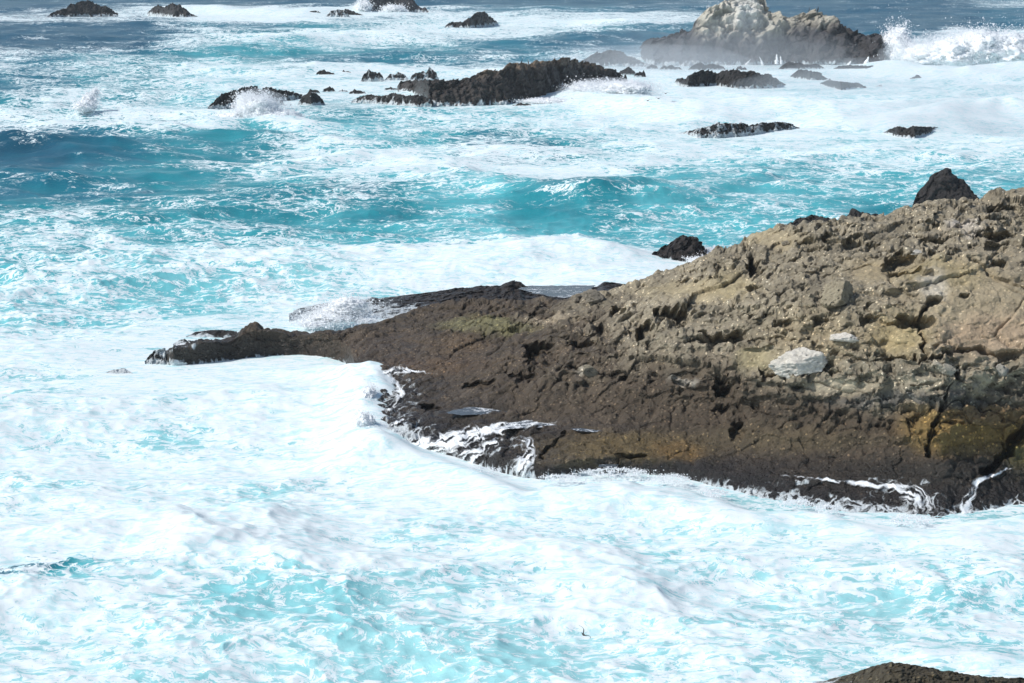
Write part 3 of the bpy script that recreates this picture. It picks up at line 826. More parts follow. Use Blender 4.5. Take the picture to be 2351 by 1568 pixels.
FARG = "dark rocks far out at the top of the photo"
rock("long low dark rock far out in the top left corner", [(107, 39), (125, 28), (150, 22), (165, 12), (185, 8), (203, 2), (220, 9), (245, 17), (262, 27), (271, 31)], [(107, 40), (180, 38), (271, 37)])
rock("lumpy twin-topped dark rock awash right of the far corner rock", [(338, 30), (350, 20), (362, 13), (378, 18), (393, 10), (415, 14), (430, 24), (440, 33), (457, 39)], [(338, 32), (400, 40), (457, 41)])
rock("low foam-washed rock far out, left of its two neighbours by the cut-off stack", [(688, 37), (700, 30), (715, 26), (730, 25), (742, 34)], 38, wet_top=.55)
rock("middle rock of three draped in white water beside the cut-off stack", [(748, 38), (760, 26), (778, 23), (793, 25), (803, 38)], 40, wet_top=.55)
rock("small rock touching the left foot of the cut-off stack", [(783, 34), (793, 21), (806, 24), (818, 30), (840, 36)], 37)
rock("tall blocky sea stack cut off by the top edge of the photo", [(838, 24), (846, 8), (852, -10), (880, -18), (910, -16), (935, -12), (948, 0), (958, 14), (968, 20), (976, 16), (985, 26)], [(838, 30), (900, 28), (985, 28)], name="sea_stack", cat="sea stack", jag=.6, dark=(.06, .053, .055))
rock("solitary dark rock with a stepped left shoulder in far white water", [(1018, 64), (1030, 54), (1048, 50), (1062, 53), (1075, 42), (1095, 30), (1112, 28), (1125, 40), (1143, 52)], [(1018, 65), (1080, 65), (1143, 56)])

def stack_tint(tint, U, V, x, y, z, n1, n3):
    dome = smooth(1585, 1610, U) * (1 - smooth(1790, 1830, U)); sh = smooth(1790, 1830, U) * (1 - smooth(1910, 1935, U))
    drip = fbm(x / 1.3, y / 3, z / 9, 3) * 26
    g = np.clip(dome * (1 - smooth(66, 104, V + drip + 10 * n1)) + .85 * sh * (1 - smooth(44, 78, V + drip + 6 * n1)), 0, 1)[..., None]
    wh = np.clip(dome * np.exp(-((U - 1715) / 40) ** 2) * (1 - smooth(50, 84, V + drip)), 0, 1)[..., None]
    k = (.6 + .5 * np.clip(n1 + .3 * n3, -1, 1))[..., None]
    t = tint * (1 - g) + np.array([.60, .56, .46]) * k * g
    return t * (1 - .7 * wh) + np.array([.78, .78, .74]) * k * .85 * wh
rock("big domed sea stack whitened by bird droppings, dark at the foot", [(1473, 104), (1480, 95), (1512, 91), (1557, 83), (1560, 75), (1570, 72), (1577, 76), (1586, 71), (1590, 64), (1593, 50), (1600, 41), (1612, 32), (1626, 24), (1640, 18), (1655, 8), (1668, 0), (1690, -5), (1722, -4), (1748, 5), (1753, 19), (1767, 27), (1787, 33), (1806, 40), (1826, 36), (1851, 33), (1877, 34), (1900, 38), (1922, 48), (1934, 60), (1942, 73), (1952, 82), (1982, 80), (2017, 83), (2022, 101), (2028, 128)],
     [(1473, 138), (1500, 147), (1600, 150), (1750, 149), (1850, 149), (1950, 152), (2028, 154)], name="sea_stack", cat="sea stack", depth=22, jag=.55, dark=(.050, .046, .048), pale=stack_tint)
rock("dark block behind the splash at the right end of the big stack", [(2010, 100), (2020, 84), (2050, 80), (2075, 86), (2096, 106)], 118, depth=12, dark=(.06, .055, .056))
rock("hazy dark rock left of the big stack", [(1335, 141), (1350, 132), (1365, 125), (1380, 121), (1400, 116), (1425, 118), (1440, 130), (1460, 139), (1495, 150)], [(1335, 150), (1495, 153)])
SG = "small dark rocks awash at the foot of the big stack"
for i, (u0, u1, vt, vb, lab) in enumerate([
    (1482, 1511, 147, 158, "small pointed rock at the left end of the big stack's foot"), (1513, 1567, 149, 160, "low flat rock second from the left before the big stack"),
    (1578, 1668, 143, 161, "wide double-humped rock before the big stack's left half"), (1688, 1716, 151, 161, "small rock under the middle of the big stack"),
    (1786, 1897, 141, 159, "broad dark rock touching the foot of the big stack below its right shoulder"), (1419, 1462, 153, 172, "dark rock between the long reef and the big stack"),
    (1455, 1484, 160, 177, "small rock right beside the rock between reef and big stack"), (1419, 1442, 170, 191, "rock in spray at the right tip of the long reef"),
    (2084, 2121, 171, 185, "rounded lone rock in foam below the long splash"), (2132, 2159, 171, 178, "tiny flat rock just right of the rounded lone rock"),
    (2169, 2197, 155, 164, "small rock against the base of the long white splash"), (2009, 2027, 194, 199, "tiny dark rock tip right of the flat tilted rocks")]):
    rock(lab, hump(u0, u1, vt, vb), vb, jag=.7)
rock("very long low rock shelf running right from the stack's foot", [(1909, 160), (1925, 152), (1950, 150), (1990, 152), (2020, 150), (2060, 155), (2100, 153), (2133, 164)], [(1909, 163), (1990, 168), (2060, 163), (2133, 166)], depth=8)
rock("largest jagged black rock cluster in front of the big stack", [(1550, 191), (1553, 182), (1575, 183), (1580, 173), (1605, 165), (1630, 163), (1645, 169), (1667, 162), (1690, 162), (1705, 169), (1720, 164), (1745, 172), (1757, 171), (1775, 180), (1804, 195)], [(1550, 193), (1580, 203), (1640, 198), (1700, 204), (1780, 203), (1804, 197)])
rock("dark notched rock right of the largest jagged cluster", [(1815, 175), (1830, 162), (1850, 160), (1865, 165), (1880, 165), (1892, 178), (1908, 182)], [(1815, 178), (1860, 184), (1908, 185)])
rock("flat tilted dark rock below the notched rock", [(1883, 191), (1900, 185), (1925, 187), (1950, 190), (1970, 191), (1991, 201)], [(1883, 195), (1930, 207), (1960, 203), (1991, 204)])

def reef_tint(tint, U, V, x, y, z, n1, n3):
    top = np.interp(U, [1080, 1118, 1171, 1247, 1301, 1344, 1400], [178, 162, 150, 144, 138, 147, 161])
    g = (smooth(1085, 1120, U) * (1 - smooth(1290, 1420, U)) * (1 - smooth(6, 26, V - top + 14 * n1 + 8 * n3)) * .8)[..., None]
    return tint * (1 - g) + np.array([.30, .225, .155]) * (.7 + .5 * np.clip(n1, -.5, 1))[..., None] * g
rock("long jagged black reef with a tan crest and perched birds", [(915, 205), (918, 190), (950, 188), (984, 187), (991, 192), (1037, 187), (1083, 178), (1118, 162), (1150, 161), (1169, 149), (1188, 152), (1220, 149), (1247, 144), (1275, 139), (1301, 137), (1315, 144), (1344, 146), (1372, 152), (1400, 161), (1420, 169), (1440, 186)],
     [(915, 213), (950, 217), (985, 243), (1080, 243), (1160, 241), (1247, 231), (1296, 218), (1340, 205), (1440, 192)], name="rock_reef", cat="reef", depth=13, jag=.75, dark=(.050, .041, .036), pale=reef_tint)
rock("low black ledge with white water pouring off, left foot of the long reef", [(807, 232), (829, 221), (854, 218), (880, 222), (903, 214), (931, 221), (960, 219), (990, 228)], [(807, 234), (900, 240), (960, 245), (990, 245)], depth=6, wet_top=.35)
rock("small flat black rock under the right end of the long reef's base", hump(1173, 1223, 236, 244), 245, depth=3)
rock("jagged black reef half hidden by a bursting splash", [(477, 246), (502, 226), (527, 211), (545, 210), (558, 202), (590, 201), (600, 208), (615, 203), (643, 210), (674, 212), (695, 219)], [(477, 249), (520, 247), (560, 241), (620, 232), (695, 225)], name="rock_reef", cat="reef", depth=9, jag=1.2)
rock("smooth dome-shaped black rock right of the splash-hidden reef", [(684, 238), (694, 222), (712, 213), (728, 215), (740, 228), (746, 237)], [(684, 240), (715, 242), (746, 239)], jag=.5)
for i, (u0, u1, vt, vb, lab) in enumerate([
    (628, 652, 224, 241, "small black rock in falling water left of the dome-shaped rock"), (723, 771, 160, 174, "dark oval rock standing left of the short row above the reefs"),
    (779, 809, 160, 172, "small peaked rock right beside the dark oval rock"), (828, 884, 159, 187, "foam-streaked rock pouring water above the ledge"),
    (882, 940, 165, 184, "wide foam-streaked rock joined right of the pouring rock"), (938, 1010, 155, 187, "sloping black rock with a wet left end, nearest the long reef's upper left"),
    (740, 771, 197, 211, "tallest rock in the row between the two reefs"), (705, 736, 204, 215, "low rock left of the tallest in the row between the reefs"),
    (776, 799, 205, 211, "flat sliver of rock right of the tallest in the row"), (800, 842, 204, 216, "two-lobed low rock at the right end of the row between reefs"),
    (881, 918, 199, 208, "flat rock touching the left end of the long reef"), (582, 598, 167, 172, "tiny rock tip far left of the dark oval rock"),
    (624, 662, 160, 171, "foam-covered rock left of the dark oval rock"), (388, 395, 2000, 2000, None)]):
    if lab: rock(lab, hump(u0, u1, vt, vb), vb, jag=.65, wet_top=.5 if ('foam' in lab or 'wet' in lab or 'falling' in lab) else 0)
rock("wide low reef awash in the white bay, foam lying across its middle", [(1556, 306), (1590, 300), (1620, 292), (1650, 283), (1680, 286), (1700, 283), (1720, 289), (1750, 284), (1790, 281), (1815, 285), (1841, 298)], [(1556, 307), (1600, 319), (1650, 318), (1720, 313), (1800, 305), (1841, 300)], name="rock_reef", cat="reef", depth=7, jag=.9, wet_top=.55)
rock("notched black rock alone in foam at the right of the bay", [(2029, 304), (2045, 296), (2065, 290), (2080, 297), (2095, 290), (2130, 292), (2162, 295)], [(2029, 306), (2060, 315), (2100, 318), (2135, 308), (2162, 300)], depth=5)
rock("dark wedge-shaped rock in surf behind the headland", [(1492, 603), (1498, 581), (1508, 580), (1518, 571), (1534, 563), (1550, 552), (1566, 544), (1590, 544), (1609, 561), (1621, 571), (1618, 590), (1626, 600)], [(1492, 606), (1560, 608), (1626, 612)], depth=4.5, jag=.9, dark=(.036, .029, .027))
rock("jagged black ridge with a thin spike behind the headland crest", [(1755, 540), (1764, 533), (1815, 513), (1831, 502), (1850, 500), (1867, 492), (1895, 502), (1915, 505), (1938, 502), (1946, 490), (1954, 478), (1960, 486), (1970, 492), (2010, 497), (2025, 510)], [(1755, 575), (2025, 580)], name="rock_ridge", cat="rock", depth=5, jag=.5, dark=(.040, .034, .031), lean=.4)
rock("black pyramid-shaped rock rising behind the headland crest", [(2093, 480), (2098, 449), (2106, 441), (2119, 427), (2127, 414), (2131, 405), (2139, 398), (2152, 393), (2162, 388), (2170, 391), (2183, 402), (2201, 414), (2214, 427), (2226, 443), (2246, 462), (2258, 480)], [(2093, 540), (2258, 545)], name="rock_pinnacle", cat="rock", depth=6, jag=.35, lean=.55, dark=(.032, .028, .027))
rock("dark rock peeping over the headland at the right edge", [(2275, 462), (2282, 457), (2309, 444), (2334, 439), (2347, 433), (2380, 425), (2430, 430), (2480, 450)], [(2275, 510), (2480, 510)], depth=5, jag=.4, dark=(.042, .035, .032))
rock("brown seaweedy rock cut off by the bottom right corner", [(1850, 1585), (1900, 1562), (1960, 1547), (2000, 1531), (2040, 1522), (2090, 1527), (2150, 1539), (2250, 1555), (2351, 1560), (2450, 1575), (2520, 1600)], [(1850, 1600), (2040, 1660), (2250, 1680), (2520, 1640)], depth=5, jag=.45, dark=(.075, .062, .038), lean=.7, mat=M_HEAD, peb=1.0)
rock("long dark ledge with a tide pool behind the headland", [(664, 735), (700, 715), (740, 701), (800, 691), (850, 686), (856, 683), (870, 686), (900, 683), (980, 673), (1060, 662), (1150, 656), (1160, 649), (1177, 645), (1195, 649), (1205, 657), (1250, 659), (1370, 659), (1385, 649), (1420, 652), (1445, 655), (1480, 645), (1520, 632), (1560, 620), (1600, 600), (1640, 590)],
     [(664, 740), (760, 738), (880, 742), (1050, 735), (1250, 725), (1640, 700)], name="rock_ledge", cat="rock ledge", depth=14, jag=.5, lean=.75, dark=(.042, .035, .031), mat=M_DARK, res=1.6, wash_h=.4)
rock("small dark rock streaming with foam just off the headland's tip", [(333, 830), (345, 815), (360, 805), (380, 801), (389, 808), (380, 822)], [(333, 836), (389, 838)], depth=2, wet_top=.55)
rock("sliver of rock nearly covered by foam, farthest left off the headland", [(225, 862), (245, 855), (262, 849), (285, 846), (304, 856)], [(229, 862), (300, 860)], depth=2.5, wet_top=.55)
rock("low rock veiled in spray behind the headland's tip", [(398, 790), (410, 782), (425, 779), (446, 795)], [(398, 796), (446, 800)], depth=2, wet_top=.55)
rock("flat dark ledge in foam behind the headland's tip", [(428, 772), (450, 763), (480, 760), (510, 758), (545, 762)], [(428, 776), (545, 780)], depth=4)

for _u in range(360, 2500, 70):
    _v = np.interp(_u, sorted(HEAD_COLS), [HEAD_COLS[k][0][0] for k in sorted(HEAD_COLS)])
    _x, _y = unproj(_u, _v, 0); DAMP.append((float(_x), float(_y) - 1, 3.0, 7.0, .45))
build_sea()

# ------------------------------------------------------------------ boulders lying on the headland
def boulder(label, u, v, size, color, seed, name="boulder", sink=.25, yaw=0.0, facets=11, face=None):
    import bmesh
    p, n = hit_head(u, v)
    bm = bmesh.new(); bmesh.ops.create_icosphere(bm, subdivisions=6, radius=1)
    d = np.array([q.co[:] for q in bm.verts]); F = np.array([[q.index for q in f.verts] for f in bm.faces]); bm.free()
    r = np.random.default_rng(seed)
    N = r.normal(size=(facets, 3)); N /= np.linalg.norm(N, axis=1, keepdims=True); D = r.uniform(.62, 1.0, facets)
    if face:
        for i_, (nv, dv) in enumerate(face): N[i_] = np.array(nv) / np.linalg.norm(nv); D[i_] = dv
    dot = d @ N.T
    rad = np.min(np.where(dot > .05, D / np.maximum(dot, .05), 9), 1); rad = np.minimum(rad, 1.25)
    c = d * rad[:, None]; o = seed * 3.7
    nn = fbm(c[:, 0] * 2 + o, c[:, 1] * 2, c[:, 2] * 2, 4, ridged=True); n3 = fbm(c[:, 0] * 7 + o, c[:, 1] * 7, c[:, 2] * 7, 3)
    f1, f2, cid = worley((c[:, 0] * 2.6 + o), c[:, 1] * 2.6, c[:, 2] * 2.6, seed % 5)
    pit = np.maximum(1 - smooth(.10, .32, f1), .22 * (1 - smooth(.0, .09, f2 - f1)))
    c = c * (1 + .13 * (nn - .3) + .05 * n3 - .26 * pit)[:, None]
    cy, sy = math.cos(yaw), math.sin(yaw)
    c = c * np.array(size) * .5
    c = np.stack([c[:, 0] * cy - c[:, 1] * sy, c[:, 0] * sy + c[:, 1] * cy, c[:, 2]], 1)
    c += np.array(p[:]) + np.array([0, .1, size[2] * (.5 - sink)])
    tint = np.array(color) * ((.82 + .3 * np.clip(nn, 0, 1)) * (1 - .45 * pit))[:, None]
    ob = mesh_obj(name, c, F, M_PALE, attrs={"tint": tint, "peb": np.zeros(len(c)), "wet": np.zeros(len(c)), "wash": np.zeros(len(c))})
    return tag(ob, label, "boulder")
boulder("large pitted white boulder on the headland's face", 1843, 835, (2.8, 1.9, 1.5), (.70, .655, .57), 21, sink=.46, yaw=0, face=[((-.30, -.55, .80), .62)])
boulder("flat white slab lying just above the pitted white boulder", 1938, 782, (1.6, .9, .6), (.74, .69, .60), 22, yaw=-.2)
boulder("tan boulder with a sunlit left side and black shadow on its right", 1928, 700, (1.7, 1.4, 1.45), (.33, .285, .20), 35, sink=.18, facets=7, face=[((-.62, -.55, .55), .62), ((.85, -.5, .1), .5)])
boulder("small grey-white stone below the long crack at the headland's right", 2176, 858, (.8, .7, .6), (.38, .35, .28), 24)
boulder("white chip of stone high on the headland's slope", 2106, 583, (.75, .4, .28), (.60, .57, .50), 25)
boulder("rounded grey boulder on the headland's left shoulder", 1362, 690, (1.3, .9, .8), (.26, .23, .18), 26)
boulder("pale knobbly block beside the foot of the headland's slope", 1352, 862, (.9, .7, .7), (.26, .23, .17), 27)
boulder("smooth pale pebble lying on the headland crest", 1804, 562, (.6, .4, .35), (.34, .30, .23), 28)
boulder("white stone in the recess by the right edge", 2300, 862, (.6, .5, .7), (.42, .39, .33), 29)

# ------------------------------------------------------------------ pools and running water on the rock
def film_material():
    T = NT("pool_water")
    pos = T.n("NewGeometry").outputs['Position']
    dens = T.attr("foam").outputs['Fac']
    foam, pat = foam_pattern(T, T.vmath('MULTIPLY', pos, (2.2, 2.2, 2.2)), dens)
    rip = T.noise(pos, 4.0, 5, .6).outputs['Fac']
    bmp = T.n("Bump", ins={"Strength": .5, "Distance": .15, "Height": rip})
    b = T.n("BsdfPrincipled", ins={"Base Color": (.10, .125, .15, 1), "Roughness": .2, "IOR": 1.33, "Normal": bmp.outputs[0]})
    f = T.n("BsdfPrincipled", ins={"Base Color": (.80, .83, .85, 1), "Roughness": .8, "Normal": bmp.outputs[0]})
    mx = T.n("MixShader", ins={0: foam, 1: b.outputs[0], 2: f.outputs[0]})
    T.link(mx.outputs[0], T.out.inputs[0]); return T.m
M_POOL = film_material()
def pool(k, z, dens, label, grow=1.0):
    poly = np.array(POOLS[k][0], float); c = poly.mean(0); poly = c + (poly - c) * grow
    q = np.concatenate([poly[i] + (poly[(i + 1) % len(poly)] - poly[i]) * np.linspace(0, 1, 9)[:-1, None] for i in range(len(poly))])
    dd = q - c; jt = fbm(q[:, 0] / 14, q[:, 1] / 5, ord(k), 4)
    poly = c + dd * (1 + .30 * jt)[:, None]
    x, y = unproj(poly[:, 0], poly[:, 1], z); n = len(x); cx, cy = x.mean(), y.mean()
    R = 10; co = [(cx, cy, z)]; F = []
    for r in range(1, R + 1):
        for i in range(n): co.append((cx + (x[i] - cx) * r / R, cy + (y[i] - cy) * r / R, z))
    for i in range(n):
        F.append((0, 1 + i, 1 + (i + 1) % n, 1 + (i + 1) % n))
    q = [(1 + (r - 1) * n + i, 1 + r * n + i, 1 + r * n + (i + 1) % n, 1 + (r - 1) * n + (i + 1) % n) for r in range(1, R) for i in range(n)]
    tri = [(0, 1 + i, 1 + (i + 1) % n) for i in range(n)] + [t for a, b, c_, d in q for t in ((a, b, c_), (a, c_, d))]
    o = mesh_obj("tide_pool", np.array(co), np.array(tri), M_POOL, attrs={"foam": np.full(len(co), dens)})
    tag(o, label, "tide pool", kind="structure")
pool("a", 2.85, .18, "grey-blue tide pool on the dark ledge behind the headland")
pool("b", POOLS["b"][1] + .03, .16, "foam-flecked pool on the lower bench of the headland", 1.05)
pool("c", POOLS["c"][1] + .03, .46, "milky white pool feeding the streams on the bench", 1.05)
pool("d", POOLS["d"][1] + .03, .2, "thin sliver of pool right of the milky pool", 1.05)
pool("e", POOLS["e"][1] + .03, .2, "small blue-grey pool near the foot of the headland", 1.05)

def stream(label, pts, dens, wobble=5):
    """white water draped over the headland along (u, v, half width)"""
    pts = np.array(pts, float)
    seg = np.r_[0, np.cumsum(np.hypot(np.diff(pts[:, 0]), np.diff(pts[:, 1])))]
    L = np.arange(0, seg[-1], 2.2); nw = 13
    pu, pv, pw = (np.interp(L, seg, pts[:, i]) for i in range(3))
    tx, ty = np.gradient(pu), np.gradient(pv); nrm = np.hypot(tx, ty) + 1e-6; nx, ny = -ty / nrm, tx / nrm
    j = fbm(L / 14, np.full_like(L, 3.1), pts[0, 0] * .01, 3) * wobble
    co, dn, fu, fv = [], [], [], []
    last = None; run = float(pts[0, 0])
    for i in range(len(L)):
        row = []
        for kx in range(nw):
            s = (kx / (nw - 1) - .5) * 2
            u = pu[i] + nx[i] * (s * pw[i] + j[i]); v = pv[i] + ny[i] * (s * pw[i] + j[i])
            p, n = hit_head(u, v)
            if p is None: p = last if last is not None else Vector((*[float(q) for q in unproj(u, v, .2)], .2))
            last = p
            q = p + (CAM_V - p).normalized() * .12 + Vector((0, 0, .05))
            row.append(q); dn.append(dens * (1 - .75 * abs(s) ** 1.4) * min(1, .35 + 2.2 * i / len(L), .5 + 3 * (1 - i / len(L))))
        if co: run += min(.6, (row[nw // 2] - Vector(co[-nw + nw // 2])).length)
        for kx, q in enumerate(row): co.append(q[:]); fu.append((kx / (nw - 1) - .5) * pw[i] * .055); fv.append(run)
    co = np.array(co); nr = len(L)
    o = mesh_obj("running_water", co, grid_faces(nr, nw), M_STREAM, attrs={"foam": np.array(dn), "fu": np.array(fu), "fv": np.array(fv)})
    tag(o, label, "stream", kind="structure")
stream("broad fan of white water streaming off the bench to the left", [(1280, 972, 7), (1200, 978, 14), (1130, 988, 22), (1060, 1008, 34), (980, 1032, 42), (900, 1052, 40)], .53)
stream("thin white stream dropping off the bench into the surf", [(1180, 1005, 12), (1212, 1012, 14), (1220, 1035, 18), (1203, 1065, 30), (1180, 1096, 44)], .47)
stream("narrow foam thread running down left of the thin stream", [(1170, 1005, 10), (1120, 1022, 16), (1085, 1045, 28), (1055, 1068, 40)], .46)
stream("curl of foam draining round the left corner of the bench", [(1010, 862, 6), (960, 852, 10), (910, 850, 12), (880, 862, 14), (905, 885, 16), (925, 905, 16), (905, 920, 22), (880, 945, 34)], .47)
stream("foamy drainage along the foot of the headland at the right", [(1780, 1092, 4), (1850, 1098, 5), (1950, 1108, 8), (2060, 1120, 16), (2105, 1140, 40), (2115, 1170, 64), (2120, 1205, 76)], .47)
stream("white trickle falling from the dark crack at the right edge", [(2351, 1075, 5), (2310, 1078, 5), (2270, 1098, 7), (2240, 1110, 12), (2228, 1140, 14), (2210, 1175, 22), (2196, 1208, 34)], .50)
stream("short foam thread trickling down the headland's left flank", [(950, 950, 4), (920, 968, 5), (890, 985, 7), (855, 1010, 14)], .46)

# ------------------------------------------------------------------ spray
TET = np.array([(1, 1, 1), (1, -1, -1), (-1, 1, -1), (-1, -1, 1)], float) / math.sqrt(3)
TF = np.array([(0, 1, 2), (0, 3, 1), (0, 2, 3), (1, 3, 2)])
def droplets(P, S, r):
    n = len(P)
    q = r.normal(size=(n, 4)); q /= np.linalg.norm(q, axis=1, keepdims=True)
    w, a, b, c = q.T
    R = np.stack([1 - 2 * (b * b + c * c), 2 * (a * b - c * w), 2 * (a * c + b * w), 2 * (a * b + c * w), 1 - 2 * (a * a + c * c), 2 * (b * c - a * w),
                  2 * (a * c - b * w), 2 * (b * c + a * w), 1 - 2 * (a * a + b * b)], -1).reshape(n, 3, 3)
    v = np.einsum('nij,kj->nki', R, TET) * S[:, None, None] + P[:, None]
    return v.reshape(-1, 3), (np.arange(n)[:, None, None] * 4 + TF[None]).reshape(-1, 3)
def _ico(k):
    import bmesh
    bm = bmesh.new(); bmesh.ops.create_icosphere(bm, subdivisions=k, radius=1)
    d = np.array([q.co[:] for q in bm.verts]); F = np.array([[q.index for q in f.verts] for f in bm.faces]); bm.free(); return d, F
ICO_V, ICO_F = _ico(5)
def splash(label, lobes, n, size, seed, name="wave_splash", z0=0.0, soft=1.0, core=.92, veil=0.0):
    """lobes: u, v of the middle, half sizes in px, v of the sea below, depth m, share of droplets; froth in the middle, droplets at its fringe"""
    r = np.random.default_rng(seed); P = []; CC = []; CF = []; nc = 0
    for (u, v, ru, rv, vbase, dep, wgt) in lobes:
        m = int(n * wgt)
        xb, yb = unproj(u, vbase, z0); pxm = float(yb) / CP * TX / (W / 2)
        _, zc = at_dist(u, v, float(yb)); S3 = np.array([ru * pxm, dep, rv * pxm]); C3 = np.array([float(xb), float(yb), float(zc)])
        def shape(d):
            return 1 + .55 * fbm(d[:, 0] * 2.2 + seed, d[:, 1] * 2.2, d[:, 2] * 2.2 + u, 4) + .16 * fbm(d[:, 0] * 7 + seed, d[:, 1] * 7, d[:, 2] * 7, 4, ridged=True)
        if core:
            CC.append(ICO_V * (core * shape(ICO_V))[:, None] * S3 + C3); CF.append(ICO_F + nc); nc += len(ICO_V)
        d = r.normal(size=(m * 3, 3)); d[:, 2] += .35; d /= np.linalg.norm(d, axis=1, keepdims=True)
        rad = (core or .6) * (.97 + .22 * soft * np.abs(r.normal(size=len(d))) ** 1.6)
        q = d * (rad * shape(d))[:, None]
        k = r.random(len(d)) < np.clip(.25 + 2.2 * fbm(d[:, 0] * 5 + seed, d[:, 1] * 5, d[:, 2] * 5, 3), .02, 1)
        P.append(q[k][:m] * S3 + C3)
    P = np.concatenate(P); P = P[P[:, 2] > -.3]
    co, F = droplets(P, size * np.exp(r.normal(size=len(P)) * .5), r)
    nf = 0
    if core:
        nf = sum(len(f) for f in CF)
        co = np.concatenate([np.concatenate(CC), co]); F = np.concatenate([np.concatenate(CF), F + nc])
    o = mesh_obj(name, co, F, M_SPRAY, shade_smooth=False)
    o.data.materials.append(M_FROTH)
    o.data.polygons.foreach_set("material_index", (np.arange(len(F)) < nf).astype(np.int32))
    o.data.polygons.foreach_set("use_smooth", np.arange(len(F)) < nf)
    return tag(o, label, "splash")
splash("round burst of spray exploding in front of the left black reef", [(595, 258, 42, 34, 285, 3.5, .45), (572, 240, 26, 22, 280, 2.5, .2), (640, 275, 55, 18, 288, 3, .25), (530, 275, 36, 14, 287, 3, .1)], 16000, .06, 1)
splash("thin curling plume of spray far left in the bay", [(205, 236, 22, 26, 262, 3, .5), (195, 245, 36, 18, 265, 3, .35), (220, 215, 10, 14, 258, 2, .15)], 6000, .055, 2, core=.6)
splash("tall white burst at the right end of the big stack", [(2058, 112, 30, 42, 150, 5, .6), (2085, 125, 40, 24, 152, 5, .4)], 11000, .075, 3)
splash("long wall of white spray rolling in at the upper right", [(2135, 132, 60, 28, 158, 7, .15), (2190, 126, 60, 34, 160, 8, .2), (2250, 116, 62, 40, 160, 8, .25), (2315, 122, 66, 40, 160, 8, .22), (2390, 126, 80, 38, 160, 8, .18)], 26000, .075, 4)
splash("shower of droplets leaping over the far ledge by the headland", [(770, 728, 70, 14, 748, 2.2, .35), (790, 712, 62, 16, 745, 1.8, .22), (720, 742, 46, 9, 752, 2, .2), (840, 735, 40, 8, 748, 1.5, .13), (800, 700, 60, 22, 745, 1.5, .1)], 16000, .028, 5, soft=2.4, core=.62)
splash("surging white crest breaking on the headland's inner corner", [(845, 866, 30, 18, 880, 1.2, .3), (800, 850, 50, 12, 860, 1.2, .22), (846, 915, 26, 34, 945, 1.2, .22), (835, 972, 34, 32, 1000, 1.4, .26)], 9000, .02, 6, soft=1.6, core=.66)
splash("spray thrown along the rounded wave against the headland", [(1410, 1085, 100, 9, 1104, 1.0, .4), (1290, 1098, 60, 7, 1114, .8, .18), (1540, 1100, 60, 10, 1120, .9, .2), (1640, 1132, 40, 8, 1148, .8, .12), (1110, 1080, 60, 7, 1094, .8, .1)], 5000, .024, 8, soft=1.0, core=0)
splash("low spray along the foot of the dark shelf at the right", [(1830, 1156, 50, 8, 1172, .8, .35), (1900, 1168, 36, 8, 1184, .8, .25), (2090, 1195, 60, 10, 1212, .8, .4)], 2500, .024, 9, soft=1.0, core=0)
splash("white spray bursting around the long reef's right end", [(1350, 205, 40, 13, 228, 5, .4), (1430, 205, 60, 16, 230, 6, .35), (1260, 233, 50, 5, 240, 3, .25)], 12000, .07, 10)
splash("spray bursting against the left side of the cut-off stack", [(835, 18, 16, 13, 30, 5, .5), (905, 22, 22, 8, 32, 4, .5)], 5000, .12, 13)
splash("puff of white surf between the wedge-shaped rock and the headland", [(1640, 588, 34, 12, 604, 2, .7), (1610, 600, 24, 8, 612, 1.5, .3)], 12000, .04, 14)
splash("foam leaping around the low rocks behind the headland's tip", [(470, 790, 50, 8, 800, 1.4, .2), (420, 795, 36, 8, 806, 1.2, .15)], 6000, .022, 15, soft=1.6, core=.35)

# little falls on the far stack and reef: solid threads of white water
def cascade(label, threads, vb_dist, mat=M_FROTH):
    r = np.random.default_rng(int(threads[0][0]))
    root = bpy.data.objects.new("cascade", None); col.objects.link(root)
    for (u0, v0, u1, v1, w) in threads:
        co = []; F = []
        _, yb = unproj((u0 + u1) / 2, vb_dist, 0); yb = float(yb); n = 14
        for i in range(n + 1):
            t = i / n; u = u0 + (u1 - u0) * t ** .8 + r.normal() * .5; v = v0 + (v1 - v0) * t ** 1.15
            ww = 1.3 * w * (.22 + 1.0 * t) * (1 + .18 * r.normal()); yy = yb - 1.2 * t
            for k, (sx, sy) in enumerate(((-1, 0), (-.4, -.5), (.4, -.5), (1, 0))):
                x, z = at_dist(u + sx * ww, v, yy); co.append((float(x), yy + sy, float(z)))
        for i in range(n):
            for k in range(3):
                a = i * 4 + k; F.append((a, a + 1, a + 5, a + 4))
        mesh_obj("water_thread", np.array(co), np.array(F), mat, root)
    return tag(root, label, "waterfall")
cascade("thin forked waterfall low on the middle of the big stack", [(1740, 128, 1752, 149, 3.0), (1727, 134, 1712, 149, 2.0)], 149.5)
cascade("short upright waterfall in the middle of the big stack's foot", [(1784, 124, 1783, 147, 3.2), (1791, 128, 1794, 147, 2.4)], 149.5)
cascade("triple waterfall pouring off the right end of the big stack", [(1996, 128, 1987, 152, 4.6), (2006, 126, 2000, 152, 4.0), (2014, 124, 2012, 152, 3.2)], 152.5)
cascade("tiny waterfall left of the triple waterfall on the big stack", [(1955, 137, 1948, 150, 2.2)], 151.5)

